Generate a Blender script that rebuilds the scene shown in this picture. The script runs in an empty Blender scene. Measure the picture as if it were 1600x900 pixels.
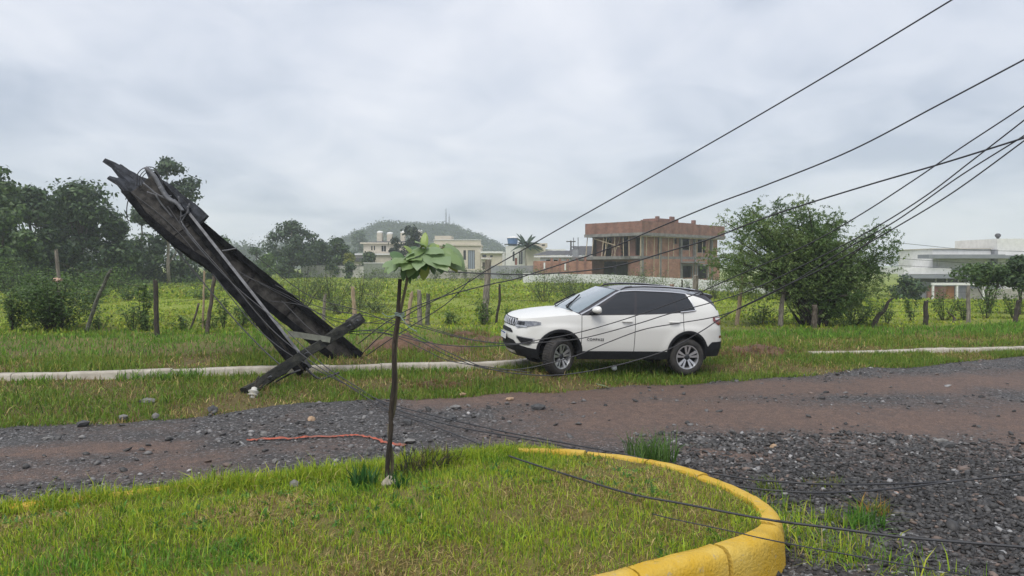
import bpy, bmesh, math, random
import numpy as np
from mathutils import Vector, Matrix, Euler
random.seed(7); RNG = np.random.default_rng(11)
S = bpy.context.scene; C = S.collection; R = math.radians

# ------------------------------------------------------------------ camera, sky, sun, exposure
H = 2.15; F = 1150.0; PITCH = math.atan(35.0 / F)
cam = bpy.data.cameras.new('camera'); cam.sensor_width = 36.0; cam.lens = F / 1600 * 36
cam.clip_start = 0.1; cam.clip_end = 6000
camo = bpy.data.objects.new('camera', cam); C.objects.link(camo)
camo.location = (0, 0, H); camo.rotation_euler = (math.pi / 2 - PITCH, 0, 0); S.camera = camo
S.view_settings.view_transform = 'Standard'; S.view_settings.look = 'None'
S.view_settings.exposure = 1.0; S.view_settings.gamma = 1.0; S.view_settings.use_curve_mapping = False
try:
    S.cycles.use_denoising = True; S.cycles.max_bounces = 6; S.cycles.diffuse_bounces = 3
    S.cycles.glossy_bounces = 3; S.cycles.transmission_bounces = 4; S.cycles.volume_bounces = 1
    S.cycles.caustics_reflective = False; S.cycles.caustics_refractive = False
except Exception: pass
SUN_EL, SUN_AZ = R(58), R(205)            # azimuth clockwise from +Y: behind the camera, a little to its left
W = bpy.data.worlds.new('World'); S.world = W; W.use_nodes = True
nt = W.node_tree; nt.nodes.clear()
def N(t, **k):
    n = nt.nodes.new(t)
    for a, b in k.items(): setattr(n, a, b)
    return n
L = nt.links.new
out = N('ShaderNodeOutputWorld'); mixs = N('ShaderNodeMixShader')
bg1 = N('ShaderNodeBackground'); bg2 = N('ShaderNodeBackground')
sky = N('ShaderNodeTexSky', sky_type='NISHITA', sun_disc=False, sun_elevation=SUN_EL, sun_rotation=SUN_AZ)
L(sky.outputs[0], bg1.inputs[0]); bg1.inputs[1].default_value = 0.08
tc = N('ShaderNodeTexCoord'); sep = N('ShaderNodeSeparateXYZ'); L(tc.outputs['Generated'], sep.inputs[0])
def math_node(op, a, b=None):
    m = N('ShaderNodeMath', operation=op)
    for i, v in enumerate((a, b)):
        if v is None: continue
        if isinstance(v, (int, float)): m.inputs[i].default_value = v
        else: L(v, m.inputs[i])
    return m.outputs[0]
zc = math_node('ADD', math_node('MAXIMUM', sep.outputs[2], 0.0), 0.27)
cb = N('ShaderNodeCombineXYZ')
L(math_node('DIVIDE', sep.outputs[0], zc), cb.inputs[0]); L(math_node('DIVIDE', sep.outputs[1], zc), cb.inputs[1])
n1 = N('ShaderNodeTexNoise'); n1.inputs['Scale'].default_value = 0.80; n1.inputs['Detail'].default_value = 5
n1.inputs['Roughness'].default_value = 0.52; n1.inputs['Distortion'].default_value = 0.5; L(cb.outputs[0], n1.inputs['Vector'])
n2 = N('ShaderNodeTexNoise'); n2.inputs['Scale'].default_value = 3.0; n2.inputs['Detail'].default_value = 6
n2.inputs['Distortion'].default_value = 0.8; L(cb.outputs[0], n2.inputs['Vector'])
mm = math_node('ADD', math_node('MULTIPLY', n1.outputs[0], 0.72), math_node('MULTIPLY', n2.outputs[0], 0.28))
rp = N('ShaderNodeValToRGB'); L(mm, rp.inputs[0])
rp.color_ramp.elements[0].position = 0.38; rp.color_ramp.elements[0].color = (0.420, 0.468, 0.568, 1)
rp.color_ramp.elements[1].position = 0.585; rp.color_ramp.elements[1].color = (0.730, 0.745, 0.805, 1)
e = rp.color_ramp.elements.new(0.48); e.color = (0.585, 0.620, 0.705, 1)
L(rp.outputs[0], bg2.inputs[0]); bg2.inputs[1].default_value = 0.635
mixs.inputs[0].default_value = 0.93
L(bg1.outputs[0], mixs.inputs[1]); L(bg2.outputs[0], mixs.inputs[2]); L(mixs.outputs[0], out.inputs[0])
sl = bpy.data.lights.new('sun', 'SUN'); sl.energy = 1.5; sl.angle = R(38); sl.color = (1.0, 0.955, 0.89)
so = bpy.data.objects.new('sun', sl); C.objects.link(so)
sd = Vector((math.sin(SUN_AZ) * math.cos(SUN_EL), math.cos(SUN_AZ) * math.cos(SUN_EL), math.sin(SUN_EL)))
so.rotation_euler = sd.to_track_quat('Z', 'Y').to_euler(); so.location = (0, -5, 30)

# ------------------------------------------------------------------ picture <-> place
cp, sp_ = math.cos(PITCH), math.sin(PITCH)
def ray(px, py):
    dx, dy = (px - 800) / F, (450 - py) / F
    return Vector((dx, cp + dy * sp_, -sp_ + dy * cp))
def P(px, py, Y):
    r = ray(px, py); return Vector((0, 0, H)) + r * (Y / r.y)
def G(px, py, z=0.0):
    r = ray(px, py); t = (z - H) / r.z; return Vector((0, 0, H)) + r * t

# ------------------------------------------------------------------ mesh helpers
def hsh(ix, iy, seed=0):
    n = (ix * 374761393 + iy * 668265263 + seed * 982451653) & 0xffffffff
    n = ((n ^ (n >> 13)) * 1274126177) & 0xffffffff
    return ((n ^ (n >> 16)) & 0xffff) / 65535.0
def vnoise(x, y, seed=0):
    x = np.asarray(x, float); y = np.asarray(y, float)
    ix = np.floor(x).astype(np.int64); iy = np.floor(y).astype(np.int64); fx = x - ix; fy = y - iy
    fx = fx * fx * (3 - 2 * fx); fy = fy * fy * (3 - 2 * fy)
    a, b, c, d = hsh(ix, iy, seed), hsh(ix + 1, iy, seed), hsh(ix, iy + 1, seed), hsh(ix + 1, iy + 1, seed)
    return (a * (1 - fx) + b * fx) * (1 - fy) + (c * (1 - fx) + d * fx) * fy
def fbm(x, y, seed=0, o=3):
    s = 0; a = .5; t = 0
    for k in range(o): s = s + a * vnoise(np.asarray(x) * 2 ** k, np.asarray(y) * 2 ** k, seed + k); t += a; a *= .5
    return s / t
def sstep(a, b, x):
    t = np.clip((np.asarray(x, float) - a) / (b - a), 0, 1); return t * t * (3 - 2 * t)
def tag(o, label=None, cat=None, group=None, kind=None):
    if label: o['label'] = label
    if cat: o['category'] = cat
    if group: o['group'] = group
    if kind: o['kind'] = kind
    return o
def empty(name, loc=(0, 0, 0), rot=(0, 0, 0), **k):
    o = bpy.data.objects.new(name, None); o.location = loc; o.rotation_euler = rot; o.empty_display_size = .2
    C.objects.link(o); return tag(o, **k)
def link(name, me, parent=None, **k):
    o = bpy.data.objects.new(name, me); C.objects.link(o)
    if parent: o.parent = parent
    return tag(o, **k)
def np_mesh(name, V, Fs, mat, col=None, smooth=False):
    V = np.asarray(V, np.float32).reshape(-1, 3); me = bpy.data.meshes.new(name)
    Fs = [np.asarray(f, np.int32) for f in (Fs if isinstance(Fs, list) else [Fs]) if len(f)]
    nl = sum(f.size for f in Fs); npoly = sum(len(f) for f in Fs)
    me.vertices.add(len(V)); me.vertices.foreach_set('co', V.ravel())
    me.loops.add(nl); me.polygons.add(npoly)
    me.loops.foreach_set('vertex_index', np.concatenate([f.ravel() for f in Fs]))
    starts = []; tot = []; p = 0
    for f in Fs:
        n = f.shape[1]; starts.append(p + np.arange(len(f)) * n); tot.append(np.full(len(f), n)); p += f.size
    me.polygons.foreach_set('loop_start', np.concatenate(starts).astype(np.int32))
    try: me.polygons.foreach_set('loop_total', np.concatenate(tot).astype(np.int32))
    except Exception: pass
    if smooth: me.polygons.foreach_set('use_smooth', np.ones(npoly, bool))
    if col is not None:
        a = me.attributes.new('col', 'FLOAT_COLOR', 'POINT')
        c = np.ones((len(V), 4), np.float32); c[:, :3] = np.asarray(col); a.data.foreach_set('color', c.ravel())
    me.update(calc_edges=True); me.validate(); me.materials.append(mat); return me
class MB:
    """collects shapes (vertices and faces) of ONE piece"""
    def __init__(s): s.v = []; s.f = []
    def add(s, vs, fs):
        n = len(s.v); s.v += [tuple(v) for v in vs]; s.f += [tuple(i + n for i in f) for f in fs]; return s
    def box(s, a, b, M=None):
        (x0, y0, z0), (x1, y1, z1) = a, b
        vs = [Vector(p) for p in ((x0,y0,z0),(x1,y0,z0),(x1,y1,z0),(x0,y1,z0),(x0,y0,z1),(x1,y0,z1),(x1,y1,z1),(x0,y1,z1))]
        if M is not None: vs = [M @ v for v in vs]
        return s.add(vs, [(0,3,2,1),(4,5,6,7),(0,1,5,4),(1,2,6,5),(2,3,7,6),(3,0,4,7)])
    def tube(s, pts, rad, n=6, cap=True, up=None):
        pts = [Vector(p) for p in pts]; rad = [rad] * len(pts) if isinstance(rad, (int, float)) else list(rad)
        vs = []; fs = []; pu = None
        for i, p in enumerate(pts):
            d = (pts[min(i + 1, len(pts) - 1)] - pts[max(i - 1, 0)]).normalized()
            if pu is None: pu = d.orthogonal().normalized()
            u = (pu - d * pu.dot(d)); u = u.normalized() if u.length > 1e-6 else d.orthogonal().normalized(); pu = u
            w = d.cross(u)
            for k in range(n):
                a = 2 * math.pi * k / n; vs.append(p + (u * math.cos(a) + w * math.sin(a)) * rad[i])
        for i in range(len(pts) - 1):
            for k in range(n):
                fs.append((i * n + k, i * n + (k + 1) % n, (i + 1) * n + (k + 1) % n, (i + 1) * n + k))
        if cap: fs.append(tuple(range(n - 1, -1, -1))); fs.append(tuple((len(pts) - 1) * n + k for k in range(n)))
        return s.add(vs, fs)
    def grid(s, rows, close=False):
        nr, nc = len(rows), len(rows[0]); vs = [p for r in rows for p in r]; fs = []
        for i in range(nr - 1):
            for j in range(nc if close else nc - 1):
                fs.append((i * nc + j, i * nc + (j + 1) % nc, (i + 1) * nc + (j + 1) % nc, (i + 1) * nc + j))
        return s.add(vs, fs)
    def lathe(s, prof, n=24, axis='Y', M=None):
        rows = []
        for k in range(n + 1):
            a = 2 * math.pi * k / n
            rows.append([Vector((r * math.cos(a), h, r * math.sin(a))) for r, h in prof])
        if M is not None: rows = [[M @ p for p in r] for r in rows]
        return s.grid(rows)
    def mesh(s, name, mat, smooth=False, sharp=None):
        me = bpy.data.meshes.new(name); me.from_pydata(s.v, [], s.f); me.validate()
        bm = bmesh.new(); bm.from_mesh(me); bmesh.ops.remove_doubles(bm, verts=bm.verts, dist=1e-5)
        bmesh.ops.recalc_face_normals(bm, faces=bm.faces)
        if smooth:
            for f in bm.faces: f.smooth = True
            if sharp:
                for e_ in bm.edges:
                    if len(e_.link_faces) == 2 and e_.calc_face_angle(0) > sharp: e_.smooth = False
        bm.to_mesh(me); bm.free(); me.materials.append(mat); return me
    def obj(s, name, mat, parent=None, smooth=False, sharp=None, **k):
        return link(name, s.mesh(name, mat, smooth, sharp), parent, **k)
def catmull(pts, n=8):
    pts = [Vector(p) for p in pts]; q = [pts[0] * 2 - pts[1]] + pts + [pts[-1] * 2 - pts[-2]]; o = []
    for i in range(1, len(q) - 2):
        a, b, c, d = q[i - 1:i + 3]
        for k in range(n):
            t = k / n; o.append(.5 * ((2 * b) + (c - a) * t + (2 * a - 5 * b + 4 * c - d) * t * t + (3 * b - a - 3 * c + d) * t ** 3))
    return o + [pts[-1]]

# ------------------------------------------------------------------ materials
def new_mat(name):
    m = bpy.data.materials.new(name); m.use_nodes = True; m.node_tree.nodes.clear(); return m
def mat(name, c, rough=.6, c2=None, scale=6, bump=0, bscale=40, metal=0, spec=.5, coat=0, stretch=None, lo=.4, hi=.65):
    m = new_mat(name); t = m.node_tree; nn = t.nodes.new; ln = t.links.new
    o = nn('ShaderNodeOutputMaterial'); b = nn('ShaderNodeBsdfPrincipled'); ln(b.outputs[0], o.inputs[0])
    b.inputs['Roughness'].default_value = rough; b.inputs['Metallic'].default_value = metal
    b.inputs['Specular IOR Level'].default_value = spec; b.inputs['Coat Weight'].default_value = coat
    b.inputs['Coat Roughness'].default_value = .05
    b.inputs['Base Color'].default_value = (*c, 1); tcn = nn('ShaderNodeTexCoord'); vec = tcn.outputs['Object']
    if stretch:
        mp = nn('ShaderNodeMapping'); mp.inputs['Scale'].default_value = stretch; ln(vec, mp.inputs[0]); vec = mp.outputs[0]
    if c2:
        ns = nn('ShaderNodeTexNoise'); ns.inputs['Scale'].default_value = scale; ns.inputs['Detail'].default_value = 6; ns.inputs['Roughness'].default_value = .65
        ln(vec, ns.inputs['Vector']); r = nn('ShaderNodeValToRGB'); ln(ns.outputs[0], r.inputs[0])
        r.color_ramp.elements[0].position = lo; r.color_ramp.elements[0].color = (*c, 1)
        r.color_ramp.elements[1].position = hi; r.color_ramp.elements[1].color = (*c2, 1); ln(r.outputs[0], b.inputs['Base Color'])
    if bump:
        nb = nn('ShaderNodeTexNoise'); nb.inputs['Scale'].default_value = bscale; nb.inputs['Detail'].default_value = 5; ln(vec, nb.inputs['Vector'])
        bp = nn('ShaderNodeBump'); bp.inputs['Strength'].default_value = bump; bp.inputs['Distance'].default_value = .02
        ln(nb.outputs[0], bp.inputs['Height']); ln(bp.outputs[0], b.inputs['Normal'])
    return m
def leaf_mat(name, rough=.5, trans=.3, spec=.35):
    m = new_mat(name); t = m.node_tree; nn = t.nodes.new; ln = t.links.new
    o = nn('ShaderNodeOutputMaterial'); b = nn('ShaderNodeBsdfPrincipled'); a = nn('ShaderNodeAttribute'); a.attribute_name = 'col'
    tr = nn('ShaderNodeBsdfTranslucent'); mx = nn('ShaderNodeMixShader'); mx.inputs[0].default_value = trans
    b.inputs['Roughness'].default_value = rough; b.inputs['Specular IOR Level'].default_value = spec
    ln(a.outputs['Color'], b.inputs['Base Color']); ln(a.outputs['Color'], tr.inputs['Color'])
    ln(b.outputs[0], mx.inputs[1]); ln(tr.outputs[0], mx.inputs[2]); ln(mx.outputs[0], o.inputs[0]); return m
def brick_mat(name, c1, c2, mortar, bw=.3, bh=.2, rough=.85, ms=.02):
    """hollow clay bricks seen from far away: vertical faces, pattern laid along the wall"""
    m = new_mat(name); t = m.node_tree; nn = t.nodes.new; ln = t.links.new
    o = nn('ShaderNodeOutputMaterial'); b = nn('ShaderNodeBsdfPrincipled'); ln(b.outputs[0], o.inputs[0]); b.inputs['Roughness'].default_value = rough
    tcn = nn('ShaderNodeTexCoord'); sp = nn('ShaderNodeSeparateXYZ'); ln(tcn.outputs['Object'], sp.inputs[0])
    ad = nn('ShaderNodeMath'); ad.operation = 'ADD'; ln(sp.outputs[0], ad.inputs[0]); ln(sp.outputs[1], ad.inputs[1])
    cbn = nn('ShaderNodeCombineXYZ'); ln(ad.outputs[0], cbn.inputs[0]); ln(sp.outputs[2], cbn.inputs[1])
    br = nn('ShaderNodeTexBrick'); ln(cbn.outputs[0], br.inputs['Vector']); br.inputs['Scale'].default_value = 1
    br.inputs['Brick Width'].default_value = bw; br.inputs['Row Height'].default_value = bh; br.inputs['Mortar Size'].default_value = ms
    br.inputs['Color1'].default_value = (*c1, 1); br.inputs['Color2'].default_value = (*c2, 1); br.inputs['Mortar'].default_value = (*mortar, 1)
    ns = nn('ShaderNodeTexNoise'); ns.inputs['Scale'].default_value = .9; ns.inputs['Detail'].default_value = 5; ln(tcn.outputs['Object'], ns.inputs['Vector'])
    mr = nn('ShaderNodeMapRange'); mr.inputs[1].default_value = .3; mr.inputs[2].default_value = .7; mr.inputs[3].default_value = .62; mr.inputs[4].default_value = 1.15; ln(ns.outputs[0], mr.inputs[0])
    mx = nn('ShaderNodeMix'); mx.data_type = 'RGBA'; mx.blend_type = 'MULTIPLY'; mx.inputs[0].default_value = 1
    ln(br.outputs[0], mx.inputs[6]); ln(mr.outputs[0], mx.inputs[7]); ln(mx.outputs[2], b.inputs['Base Color']); return m
LEAF = leaf_mat('leaf'); GRASS = leaf_mat('grass_blade', .55, .35, .3); BROADLEAF = leaf_mat('broad_leaf', .38, .38, .5)
BARK = mat('bark', (.050, .040, .030), .9, (.12, .10, .08), 14, .6, 30, stretch=(1, 1, .3))
PALEBARK = mat('pale_bark', (.16, .14, .11), .9, (.30, .27, .23), 10, .5, 30, stretch=(1, 1, .3))
DARKWOOD = mat('dark_wood', (.022, .019, .016), .9, (.070, .058, .045), 12, .7, 40, stretch=(3, 3, .5))
GREYWOOD = mat('grey_wood', (.13, .115, .095), .9, (.30, .27, .22), 9, .7, 40, stretch=(3, 3, .5))
TANWOOD = mat('tan_wood', (.26, .19, .12), .85, (.42, .33, .23), 9, .5, 40, stretch=(3, 3, .5))
CONC = mat('concrete', (.34, .32, .28), .9, (.52, .50, .45), 5, .5, 50)
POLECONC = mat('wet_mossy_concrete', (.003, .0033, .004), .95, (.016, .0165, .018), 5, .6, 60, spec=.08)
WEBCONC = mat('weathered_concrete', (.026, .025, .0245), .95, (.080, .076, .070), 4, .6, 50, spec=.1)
CABLE = mat('cable_rubber', (.030, .031, .035), .55)
STEEL = mat('galvanised_steel', (.13, .135, .145), .55, (.07, .07, .075), 8, metal=.4)
WHITEP = mat('white_render', (.70, .70, .68), .8, (.60, .60, .58), 2)
CREAM = mat('cream_render', (.56, .51, .42), .85, (.48, .44, .37), 1.5)
GREYR = mat('grey_render', (.22, .23, .25), .85, (.30, .31, .32), 2)
PORC = mat('white_porcelain', (.50, .49, .45), .35)
DGLASS = mat('dark_window_glass', (.02, .022, .025), .08, spec=.6)
ROOFT = mat('dark_roof_tile', (.055, .055, .06), .8, (.10, .10, .105), 4, .4, 20)
# ------------------------------------------------------------------ lie of the land
def line_y(pts):
    pts = sorted((p.x, p.y) for p in pts); xs = np.array([p[0] for p in pts]); ys = np.array([p[1] for p in pts])
    s0 = .20; s1 = .17
    def f(x):
        x = np.asarray(x, float); y = np.interp(x, xs, ys)
        return y + np.where(x < xs[0], (x - xs[0]) * s0, 0) + np.where(x > xs[-1], (x - xs[-1]) * s1, 0)
    return f
edge_y = line_y([G(*p) for p in ((0,660),(100,657),(200,650),(300,643),(400,632),(500,624),(600,617),(700,612),(800,608),(900,603),(1000,597),(1100,590),(1180,585),(1250,580),(1330,573),(1400,567),(1500,560),(1600,552))])
kerb_y = line_y([G(*p, .02) for p in ((0,594),(160,592),(400,584),(500,583),(630,577),(740,576),(830,571))] + [G(1258,552,.05), G(1400,549,.05), G(1600,543,.05)])
def base_z(x, y):
    x = np.asarray(x, float); y = np.asarray(y, float)
    z = .11 * sstep(0, .35, y - kerb_y(x) - .12) - .09 * (1 - sstep(.5, 1.5, y - edge_y(x)))
    z = z + .12 * np.exp(-(((x - .78) / .75) ** 2 + ((y - 14.15) / .42) ** 2))          # the rise the front wheel climbed
    z = z + (fbm(x * .35, y * .35, 3) - .5) * .22 * sstep(0, 4, y - kerb_y(x) - 1)
    z = z - 1.7 * sstep(6, 40, x) * sstep(30, 80, y)                                    # the field falls away to the right
    return z
def gz(x, y): return float(base_z(x, y))
def GG(px, py):
    z = 0.0
    for _ in range(12):
        p = G(px, py, z); z = gz(p.x, p.y)
    return Vector((p.x, p.y, z))
# island outline (outer top edge of the yellow kerb), anticlockwise from the near side
KT = .25
OUT = catmull([(-9, -1.2, 0), (-4, 1.65, 0), (.59, 4.36, 0), (1.37, 4.82, 0), (1.80, 5.12, 0), (2.02, 5.42, 0), (2.09, 5.75, 0), (2.06, 6.08, 0), (1.93, 6.48, 0), (1.62, 6.98, 0), (1.28, 7.28, 0), (.88, 7.49, 0), (.3, 7.60, 0), (-.3, 7.53, 0), (-1.78, 6.83, 0), (-4.08, 5.83, 0), (-9, 3.5, 0)], 10)
OUT2 = np.array([(p.x, p.y) for p in OUT])
def inside(px, py, poly):
    r = np.zeros(px.shape, bool); n = len(poly)
    for i in range(n):
        x0, y0 = poly[i]; x1, y1 = poly[(i + 1) % n]
        c = ((y0 > py) != (y1 > py)) & (px < (x1 - x0) * (py - y0) / (y1 - y0 + 1e-12) + x0); r ^= c
    return r
def dist_poly(px, py, poly, closed=False):
    d = np.full(px.shape, 1e9)
    for i in range(len(poly) - (0 if closed else 1)):
        a = poly[i]; b = poly[(i + 1) % len(poly)]; vx, vy = b[0] - a[0], b[1] - a[1]
        t = np.clip(((px - a[0]) * vx + (py - a[1]) * vy) / (vx * vx + vy * vy + 1e-12), 0, 1)
        d = np.minimum(d, np.hypot(px - a[0] - t * vx, py - a[1] - t * vy))
    return d
# ---- ground sheet to the horizon
gx = np.concatenate([-np.geomspace(3000, 32, 26), np.arange(-30, 30.1, .45), np.geomspace(32, 3000, 26)])
gy = np.concatenate([[-40, -20], np.arange(-8, 34, .4), np.geomspace(35, 4200, 60)])
X, Y = np.meshgrid(gx, gy); Z = base_z(X, Y)
Z = Z - .12 * (1 - sstep(-.75, -.15, Y - edge_y(X)))
nr, nc = X.shape; idx = np.arange(nr * nc).reshape(nr, nc)
quad = lambda idx: np.stack([idx[:-1, :-1], idx[:-1, 1:], idx[1:, 1:], idx[1:, :-1]], -1).reshape(-1, 4)
far = sstep(14, 34, Y)[..., None]
soil = np.array((.105, .085, .040)); past = np.array((.175, .215, .040))
gcol = soil * (1 - far) + past * far
gcol = gcol * (.75 + .5 * fbm(X * .12, Y * .12, 9)[..., None])
GROUNDM = leaf_mat('meadow_soil', .95, .0, .1)
link('ground', np_mesh('ground', np.stack([X, Y, Z], -1), quad(idx), GROUNDM, gcol.reshape(-1, 3), True), kind='structure')
# ---- gravel road
def road_brown(x, y):
    """1 where packed red-brown earth shows, 0 where the dark crushed stone lies"""
    m = np.zeros(np.shape(x))
    def band(pts, w, amp):
        pl = [tuple(G(*p))[:2] for p in pts]; d = dist_poly(x, y, pl); return amp * np.exp(-(d / w) ** 2)
    m = np.maximum(m, band([(-260, 712), (0, 702), (130, 697), (260, 690)], .35, .95))
    m = np.maximum(m, band([(-200, 760), (300, 715), (420, 690), (560, 690)], .30, .45))
    m = np.maximum(m, band([(700, 618), (900, 612), (1100, 605), (1300, 600), (1700, 585)], 1.0, 1.0))
    m = np.maximum(m, band([(960, 640), (1200, 645), (1400, 650), (1800, 660)], 1.45, 1.0))
    m = np.maximum(m, band([(1480, 660), (1640, 690), (1900, 720)], .8, .85))
    m = np.maximum(m, band([(1100, 700), (1180, 706)], .2, .7))
    n = fbm(np.asarray(x) * 1.3, np.asarray(y) * 1.3, 21, 4)
    return np.clip(m * 1.15 + (n - .5) * 1.1, 0, 1)
def road_z(x, y):
    z = -.035 + (fbm(np.asarray(x) * .7, np.asarray(y) * .7, 5, 4) - .5) * .07 + (fbm(np.asarray(x) * 4, np.asarray(y) * 4, 6, 2) - .5) * .02
    d = np.hypot((np.asarray(x) - 4.6) / 1.9, (np.asarray(y) - 5.6) / 1.6); return z + .07 * np.exp(-d * d) - .02
rx = np.concatenate([np.arange(-34, -10, .4), np.arange(-10, 13, .085), np.arange(13, 46, .45)])
tv = np.concatenate([np.linspace(0, .12, 8)[:-1], np.linspace(.12, 1, 118)])
Xr = np.repeat(rx[None], len(tv), 0); ey = edge_y(rx) + (fbm(rx * .9, rx * 0, 31, 4) - .5) * .75 + .05
y0 = -12.0; t3 = tv[:, None] ** 1.0
Yr = y0 + (ey[None] - y0) * t3
Zr = road_z(Xr, Yr) - .02 * sstep(.985, 1, np.repeat(t3, len(rx), 1))
nr, nc = Xr.shape; idx = np.arange(nr * nc).reshape(nr, nc)
m = road_brown(Xr, Yr)
def road_mat():
    m = new_mat('gravel_road'); t = m.node_tree; nn = t.nodes.new; ln = t.links.new
    o = nn('ShaderNodeOutputMaterial'); b = nn('ShaderNodeBsdfPrincipled'); ln(b.outputs[0], o.inputs[0])
    a = nn('ShaderNodeAttribute'); a.attribute_name = 'col'; tcn = nn('ShaderNodeTexCoord')
    v = nn('ShaderNodeTexVoronoi'); v.inputs['Scale'].default_value = 40; ln(tcn.outputs['Object'], v.inputs['Vector'])
    v2 = nn('ShaderNodeTexVoronoi'); v2.inputs['Scale'].default_value = 75; ln(tcn.outputs['Object'], v2.inputs['Vector'])
    n = nn('ShaderNodeTexNoise'); n.inputs['Scale'].default_value = 9; n.inputs['Detail'].default_value = 8; n.inputs['Roughness'].default_value = .75; ln(tcn.outputs['Object'], n.inputs['Vector'])
    sx = nn('ShaderNodeSeparateColor'); ln(v.outputs['Color'], sx.inputs[0])
    g = nn('ShaderNodeValToRGB'); ln(sx.outputs[0], g.inputs[0])
    g.color_ramp.elements[0].color = (.020, .019, .019, 1); g.color_ramp.elements[1].color = (.13, .13, .134, 1)
    el = g.color_ramp.elements.new(.66); el.color = (.052, .048, .046, 1); el = g.color_ramp.elements.new(.90); el.color = (.115, .11, .107, 1); g.color_ramp.elements[-1].color = (.30, .30, .30, 1)  # palest stop paints small glints onto the stone
    br = nn('ShaderNodeValToRGB'); ln(n.outputs[0], br.inputs[0]); br.color_ramp.elements[0].position = .3; br.color_ramp.elements[1].position = .72
    br.color_ramp.elements[0].color = (.072, .043, .032, 1); br.color_ramp.elements[1].color = (.200, .128, .094, 1)
    sc = nn('ShaderNodeSeparateColor'); ln(a.outputs['Color'], sc.inputs[0])
    ad = nn('ShaderNodeMath'); ad.operation = 'MULTIPLY_ADD'; ln(n.outputs[0], ad.inputs[0]); ad.inputs[1].default_value = 1.2; ad.inputs[2].default_value = -.60
    sm = nn('ShaderNodeMath'); sm.operation = 'ADD'; sm.use_clamp = True; ln(ad.outputs[0], sm.inputs[0]); ln(sc.outputs[0], sm.inputs[1])
    mx = nn('ShaderNodeMix'); mx.data_type = 'RGBA'; ln(sm.outputs[0], mx.inputs[0]); ln(g.outputs[0], mx.inputs[6]); bm_ = nn('ShaderNodeMix'); bm_.data_type = 'RGBA'; bm_.blend_type = 'MULTIPLY'; bm_.inputs[0].default_value = 1; mr_ = nn('ShaderNodeMapRange'); mr_.inputs[3].default_value = .55; mr_.inputs[4].default_value = 1.45; sx2 = nn('ShaderNodeSeparateColor'); ln(v2.outputs['Color'], sx2.inputs[0]); ln(sx2.outputs[1], mr_.inputs[0]); ln(br.outputs[0], bm_.inputs[6]); ln(mr_.outputs[0], bm_.inputs[7]); ln(bm_.outputs[2], mx.inputs[7])
    ln(mx.outputs[2], b.inputs['Base Color'])
    r = nn('ShaderNodeMapRange'); r.inputs[3].default_value = .5; r.inputs[4].default_value = .9; ln(n.outputs[0], r.inputs[0]); ln(r.outputs[0], b.inputs['Roughness'])
    hh = nn('ShaderNodeMath'); hh.operation = 'ADD'; ln(v.outputs['Distance'], hh.inputs[0]); ln(v2.outputs['Distance'], hh.inputs[1])
    bp = nn('ShaderNodeBump'); bp.inputs['Strength'].default_value = .75; bp.inputs['Distance'].default_value = .03; bp.invert = True
    ln(hh.outputs[0], bp.inputs['Height']); ln(bp.outputs[0], b.inputs['Normal']); return m
link('road', np_mesh('road', np.stack([Xr, Yr, Zr], -1), quad(idx), road_mat(), np.repeat(m.reshape(-1, 1), 3, 1), True), kind='structure')
# ---- loose crushed stone
def rock_variants(n=12):
    bm = bmesh.new(); bmesh.ops.create_icosphere(bm, subdivisions=1, radius=1); V0 = np.array([v.co[:] for v in bm.verts]); F0 = np.array([[v.index for v in f.verts] for f in bm.faces]); bm.free()
    out = []
    for k in range(n):
        r = RNG.uniform(.55, 1.15, (len(V0), 1)); v = V0 * r; v = v * np.array((1, RNG.uniform(.55, .9), RNG.uniform(.35, .65))); out.append(v)
    return out, F0
RV, RF = rock_variants()
def rocks(pos, size, col):
    n = len(pos); k = RNG.integers(0, len(RV), n); Vs = np.stack(RV)[k]; a = RNG.uniform(0, 6.28, n); ti = RNG.normal(0, .25, (n, 2))
    x, y, z = Vs[..., 0], Vs[..., 1], Vs[..., 2]
    z = z + x * ti[:, :1] + y * ti[:, 1:]; ca, sa = np.cos(a)[:, None], np.sin(a)[:, None]
    Vn = np.stack([x * ca - y * sa, x * sa + y * ca, z], -1) * size[:, None, None] + pos[:, None]
    Fn = (RF[None] + (np.arange(n) * Vs.shape[1])[:, None, None]).reshape(-1, 3)
    return Vn.reshape(-1, 3), Fn, np.repeat(col, Vs.shape[1], 0)
ROCK = leaf_mat('crushed_stone', .62, 0, .45)
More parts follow.
